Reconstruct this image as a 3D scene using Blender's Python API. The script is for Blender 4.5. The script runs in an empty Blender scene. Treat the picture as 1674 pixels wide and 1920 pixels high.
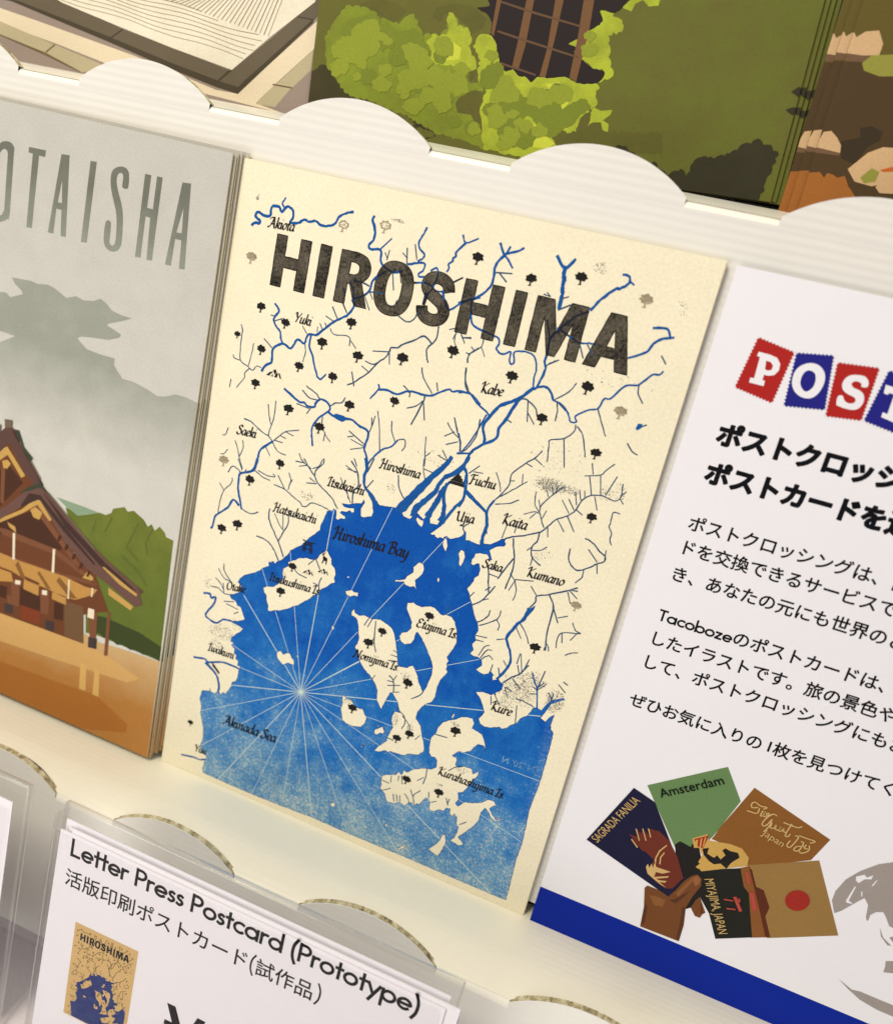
import bpy, bmesh, math, random
import numpy as np
from mathutils import Vector, Matrix
from mathutils.geometry import delaunay_2d_cdt
random.seed(7)
rng = np.random.default_rng(11)
S = bpy.context.scene
COL = S.collection
MM = 0.001

# ------------------------------------------------------------------ traced shapes, millimetres on each sheet
SEA = '33.17,-68.96 32.72,-70.91 32.22,-72.69 32.24,-73.90 31.02,-75.31 29.96,-76.47 29.14,-77.77 28.47,-78.82 27.52,-79.54 26.61,-80.47 26.03,-80.87 25.59,-82.06 24.87,-82.93 24.53,-83.46 23.98,-84.07 23.01,-84.82 22.68,-85.44 22.33,-84.96 21.80,-85.01 21.73,-85.58 21.32,-85.29 21.06,-85.55 21.30,-86.45 19.90,-87.35 19.15,-88.25 17.98,-89.29 16.95,-89.86 15.91,-90.43 15.11,-91.13 14.35,-92.05 13.97,-93.05 15.14,-93.53 14.90,-95.37 13.25,-96.61 12.41,-97.12 12.99,-97.81 14.18,-98.06 14.79,-98.96 15.74,-99.07 16.38,-100.18 17.35,-101.85 15.67,-102.91 14.33,-103.26 15.85,-103.98 17.30,-104.35 16.57,-105.53 15.57,-106.58 14.57,-107.63 14.52,-108.79 15.48,-108.90 14.92,-109.80 15.95,-110.34 15.90,-111.51 16.67,-111.91 16.60,-112.87 17.37,-113.27 17.33,-114.46 18.28,-114.56 17.89,-115.88 17.92,-117.51 17.56,-118.82 16.71,-119.40 16.66,-120.60 16.13,-121.76 15.42,-123.33 14.66,-123.06 14.10,-124.15 13.35,-123.34 13.06,-123.69 12.45,-124.42 11.21,-124.28 10.92,-123.33 10.88,-124.31 10.03,-124.51 8.86,-124.87 8.71,-126.14 8.51,-127.44 9.25,-129.09 9.30,-131.04 9.81,-132.80 10.79,-135.37 11.03,-138.27 10.70,-140.43 11.23,-142.23 12.68,-142.62 12.92,-143.53 12.43,-144.26 12.44,-146.30 12.18,-146.52 12.53,-147.90 17.04,-148.07 27.10,-148.08 35.69,-147.84 44.60,-147.43 54.28,-147.58 68.09,-147.42 80.65,-147.47 91.79,-147.50 95.28,-147.40 94.83,-136.05 95.07,-130.76 94.46,-122.31 94.98,-113.14 94.80,-104.53 94.69,-102.02 94.49,-101.53 93.86,-101.16 93.61,-100.20 93.64,-98.49 93.75,-97.48 93.03,-98.32 92.31,-99.88 91.05,-99.42 91.70,-97.59 92.39,-95.22 94.86,-93.27 94.66,-92.93 92.21,-94.54 91.47,-96.00 90.84,-97.61 89.74,-97.33 89.05,-97.61 88.29,-99.83 86.92,-101.24 86.47,-102.50 85.21,-103.66 84.65,-104.54 83.66,-105.26 83.01,-105.01 81.09,-106.02 79.55,-106.22 78.68,-105.92 78.03,-104.88 78.56,-103.80 78.90,-102.79 78.16,-101.36 77.23,-100.01 75.95,-98.81 77.19,-98.23 78.74,-98.13 79.35,-98.23 79.81,-97.71 80.42,-97.81 80.12,-97.37 80.91,-96.64 81.34,-96.04 81.25,-95.36 81.40,-94.75 80.55,-94.46 80.03,-93.90 79.72,-94.23 78.86,-94.69 78.52,-93.78 78.83,-93.45 77.78,-92.68 77.59,-93.50 76.75,-94.04 75.76,-94.00 74.67,-93.58 75.69,-92.14 75.46,-91.18 74.33,-90.57 73.39,-90.72 72.53,-90.41 72.75,-89.71 73.07,-89.38 72.41,-87.97 73.05,-86.90 72.59,-85.84 72.96,-84.47 72.49,-83.01 71.75,-82.06 70.96,-80.72 70.16,-78.99 69.53,-78.00 69.08,-76.96 68.35,-76.01 68.82,-75.06 69.31,-73.90 69.31,-73.11 70.05,-72.26 70.05,-70.69 69.61,-69.67 69.08,-69.85 68.47,-70.44 67.85,-70.26 67.81,-69.30 68.20,-68.58 68.21,-67.80 69.21,-67.28 70.87,-67.12 71.49,-68.07 72.11,-67.98 71.35,-66.77 71.00,-66.11 72.04,-65.00 73.03,-64.49 73.89,-64.21 74.05,-63.66 73.62,-63.15 73.83,-62.51 72.99,-62.86 72.12,-63.83 70.87,-64.81 69.62,-65.10 68.80,-65.60 68.05,-65.61 66.89,-65.52 66.28,-65.34 65.47,-65.60 65.14,-63.78 64.85,-63.68 64.74,-64.49 64.16,-65.25 62.82,-66.07 61.93,-66.36 61.26,-65.99 60.77,-66.34 60.67,-66.76 59.88,-66.71 59.39,-67.10 58.74,-66.80 58.58,-66.46 58.14,-66.72 57.53,-66.61 58.59,-65.30 59.64,-63.99 59.94,-62.82 59.17,-62.80 58.72,-64.21 57.01,-64.36 56.71,-63.38 55.93,-63.04 55.37,-63.99 54.47,-63.50 53.36,-62.88 52.76,-64.23 52.49,-64.78 51.83,-64.83 50.80,-64.65 50.21,-63.78 50.14,-63.10 48.93,-63.36 48.14,-63.41 44.68,-64.01 44.04,-63.66 43.27,-64.05 43.85,-65.84 43.68,-66.95 41.62,-67.80 41.18,-67.66 40.84,-65.98 41.45,-64.42 41.18,-63.72 40.80,-64.82 39.44,-65.15 37.76,-65.95 36.23,-66.14 36.89,-66.73 39.29,-66.39 39.47,-67.28 38.91,-67.57 38.41,-67.13 37.63,-67.77 36.51,-67.92 36.19,-68.42 37.60,-68.86 37.64,-69.44 36.64,-69.60 36.05,-70.19 35.48,-70.04 35.23,-68.20 34.64,-67.91 34.18,-68.77 33.79,-68.49'
ISLANDS = ['34.71,-77.93 35.52,-78.78 36.30,-79.56 36.57,-80.92 37.56,-81.63 37.99,-82.73 37.82,-84.04 38.22,-84.96 37.26,-85.50 36.41,-86.63 35.48,-87.38 34.95,-87.98 34.74,-89.12 33.56,-89.75 32.89,-90.84 31.41,-92.22 30.32,-93.47 29.11,-94.12 27.97,-95.17 25.97,-96.41 24.68,-96.78 23.45,-97.44 22.90,-97.42 22.77,-96.14 22.13,-95.05 21.91,-93.81 21.13,-93.21 20.74,-92.25 21.52,-91.55 23.23,-91.09 24.36,-89.92 25.40,-88.28 24.97,-87.14 24.96,-85.86 26.10,-84.84 25.92,-83.85 27.08,-83.04 28.61,-81.90 30.24,-81.36 31.53,-81.35 32.90,-80.68 33.32,-79.51 34.21,-78.60', '41.05,-82.19 41.47,-82.63 40.78,-82.74', '41.11,-86.06 42.50,-85.24 43.20,-85.55 44.22,-85.40 44.21,-86.37 43.36,-86.33 42.44,-86.99 41.56,-86.83', '39.61,-95.27 40.16,-95.67 39.98,-96.52 39.49,-96.00', '56.57,-73.63 57.61,-73.88 58.01,-74.75 57.89,-75.99 57.18,-77.24 56.56,-78.06 57.09,-79.50 57.42,-80.08 56.49,-79.50 55.78,-79.95 54.53,-79.77 54.13,-79.21 52.12,-79.86 52.12,-79.45 54.10,-78.70 54.82,-77.43 55.77,-76.30 55.52,-75.18', '43.99,-89.40 44.48,-90.38 45.51,-90.65 46.88,-90.16 48.60,-90.39 50.58,-89.88 52.33,-90.31 53.70,-90.87 54.57,-92.04 55.38,-93.87 56.01,-95.78 56.63,-97.69 57.14,-99.45 57.82,-99.32 58.41,-99.18 59.41,-99.01 59.70,-98.47 60.42,-97.98 61.21,-98.76 62.09,-99.93 62.64,-101.45 63.48,-102.43 64.22,-103.54 64.59,-102.43 65.09,-99.63 65.19,-98.30 65.02,-96.65 64.56,-95.54 63.37,-93.87 62.18,-92.19 60.80,-90.59 59.79,-89.70 59.46,-90.04 59.43,-91.73 58.89,-92.99 57.61,-93.68 56.49,-93.25 55.85,-92.21 56.24,-91.21 57.34,-90.60 58.11,-89.48 57.95,-87.86 57.04,-86.52 56.14,-85.18 56.03,-83.77 57.30,-83.11 58.40,-83.55 59.42,-83.60 61.23,-82.75 62.42,-82.74 63.83,-83.68 64.65,-83.79 64.97,-83.47 65.54,-83.39 66.56,-83.52 67.55,-84.39 68.45,-86.53 69.00,-88.82 68.63,-90.62 68.26,-91.60 67.62,-93.11 68.29,-93.91 67.99,-94.66 68.24,-95.41 68.13,-95.97 68.63,-96.54 68.26,-97.54 67.42,-99.15 67.14,-101.43 67.22,-103.57 66.75,-105.07 65.38,-106.28 64.76,-107.20 64.09,-108.80 64.07,-110.59 64.83,-111.18 65.68,-112.17 66.34,-114.16 67.09,-115.65 67.66,-117.23 67.66,-118.15 67.13,-118.60 66.67,-119.35 65.50,-119.76 64.48,-119.96 63.59,-120.72 62.39,-121.09 61.12,-121.17 59.85,-121.25 59.52,-121.71 58.62,-121.54 57.49,-122.34 56.05,-122.73 56.80,-121.15 57.81,-119.79 58.49,-118.91 58.48,-117.90 58.80,-116.39 59.23,-114.84 58.48,-113.34 58.48,-111.98 58.84,-110.71 60.10,-110.65 59.30,-108.95 58.65,-107.88 57.28,-106.42 56.75,-106.50 56.40,-107.66 55.90,-109.87 55.43,-111.64 55.41,-111.55 54.81,-110.76 53.87,-109.34 53.63,-107.20 52.41,-105.45 51.08,-104.19 49.64,-103.42 48.03,-101.84 46.93,-99.62 46.08,-98.62 46.51,-97.59 46.62,-96.04 46.13,-94.70 45.80,-93.10 45.36,-91.98 44.60,-91.40 43.73,-91.28 43.57,-90.49', '45.66,-111.48 46.68,-112.21 47.98,-112.14 48.84,-113.16 50.22,-113.52 51.02,-113.19 51.68,-114.29 52.45,-114.89 52.36,-116.53 51.58,-118.01 49.72,-118.55 47.96,-118.57 46.77,-118.14 46.22,-116.51 45.77,-115.32 45.92,-113.88 45.58,-112.19', '54.96,-117.53 55.66,-116.78 56.72,-115.70 57.46,-116.72 57.32,-117.47 56.48,-117.59 55.79,-118.42 55.21,-118.34', '55.27,-116.34 55.97,-115.60 55.76,-116.23', '52.52,-123.01 53.27,-121.94 53.58,-122.38 52.94,-123.11', '27.17,-106.95 27.98,-106.42 28.78,-107.12 29.77,-106.29 30.44,-106.27 31.05,-107.16 31.80,-107.56 32.01,-108.70 31.14,-108.86 30.23,-108.84 29.26,-109.76 28.24,-109.14 27.45,-108.53 27.08,-107.76', '32.18,-105.97 32.60,-105.81 32.53,-106.65', '64.98,-67.89 65.78,-68.02 66.26,-69.22 66.17,-70.43 65.69,-71.65 65.25,-71.13 65.10,-70.00 64.66,-68.97', '61.46,-75.50 61.97,-76.01 61.83,-76.78 61.41,-76.32', '60.79,-66.45 61.43,-66.71 61.91,-67.92 61.87,-69.38 61.40,-69.06 60.79,-68.09 60.80,-67.31', '53.86,-63.88 54.85,-64.27 55.43,-64.24 55.57,-64.90 55.39,-65.81 54.52,-65.42 54.10,-64.97 53.72,-64.51', '75.04,-105.62 76.77,-105.35 77.42,-106.39 77.17,-107.80 78.40,-107.95 79.67,-108.29 80.28,-109.13 80.98,-110.37 81.54,-111.81 80.72,-110.92 79.54,-110.98 78.65,-112.25 78.30,-113.28 76.93,-114.31 75.96,-114.50 75.41,-114.74 74.36,-116.31 75.38,-116.32 75.76,-117.06 75.63,-118.24 76.33,-118.62 77.76,-117.77 79.56,-117.67 80.04,-118.81 81.33,-117.48 81.23,-118.74 80.27,-120.61 79.46,-123.17 78.92,-124.33 77.90,-124.88 78.39,-126.41 77.95,-128.01 78.66,-128.39 79.89,-126.66 81.79,-126.03 83.94,-124.83 84.87,-123.71 86.21,-123.43 87.11,-124.30 86.06,-125.24 85.80,-125.82 86.94,-127.14 87.74,-127.93 88.64,-127.51 89.02,-126.32 88.95,-127.60 87.85,-128.39 86.73,-127.94 85.82,-126.73 84.84,-126.03 84.18,-127.49 84.15,-129.83 83.53,-131.52 82.36,-133.49 81.31,-135.17 80.53,-136.25 81.77,-137.10 82.23,-137.60 81.25,-138.40 79.06,-138.00 79.78,-136.61 80.04,-135.05 80.11,-133.60 79.34,-133.01 79.12,-131.22 78.36,-130.63 77.95,-131.53 77.24,-131.15 77.12,-129.79 76.13,-130.01 75.77,-131.12 74.72,-131.13 73.68,-132.08 72.67,-132.30 72.14,-131.83 72.07,-130.21 71.42,-129.57 70.77,-129.53 70.08,-131.12 69.84,-131.94 69.00,-131.99 68.36,-132.95 67.76,-132.17 66.88,-133.05 66.44,-133.96 65.02,-133.41 63.71,-134.35 61.81,-134.63 61.00,-132.85 59.48,-131.86 59.64,-130.59 59.26,-129.81 59.38,-128.34 60.30,-127.61 62.65,-126.53 63.08,-125.55 63.85,-126.14 64.16,-124.61 64.88,-124.99 65.58,-124.32 66.62,-123.30 68.87,-122.09 70.46,-121.72 71.48,-120.73 71.28,-118.99 70.51,-118.32 69.72,-118.52 68.92,-117.73 68.64,-115.59 68.64,-113.79 69.48,-112.10 69.57,-110.73 70.39,-108.97 71.75,-107.84 73.18,-107.04 74.13,-105.99', '76.96,-137.13 77.60,-137.16 78.11,-139.33 77.58,-142.00 77.15,-143.43 75.36,-143.07 74.58,-142.47 75.87,-140.64 76.57,-139.09', '67.27,-146.08 67.98,-144.90 69.31,-144.02 68.67,-145.06 67.62,-146.26', '62.75,-141.03 63.07,-140.49 63.48,-141.13 63.16,-141.48', '47.98,-141.55 49.04,-140.67 49.46,-141.46 48.90,-142.31', '52.69,-122.80 53.54,-121.88 53.42,-122.76', '72.28,-105.79 72.56,-105.98 72.41,-107.22 72.04,-106.85']
STAR = '34.99,-115.02'
RAYS = '16.12,-95.83 19.56,-87.47 25.87,-80.71 34.64,-67.91 47.97,-63.50 61.39,-66.22 48.34,-101.28 69.71,-78.74 75.16,-90.75 91.28,-98.86 94.88,-114.24 94.91,-130.93 91.79,-147.50 68.00,-147.41 54.09,-147.57 44.15,-147.49 35.69,-147.84 27.10,-148.08 17.04,-148.07 10.69,-140.58 9.20,-130.65 16.61,-120.29 17.84,-114.72 14.86,-109.45'
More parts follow.
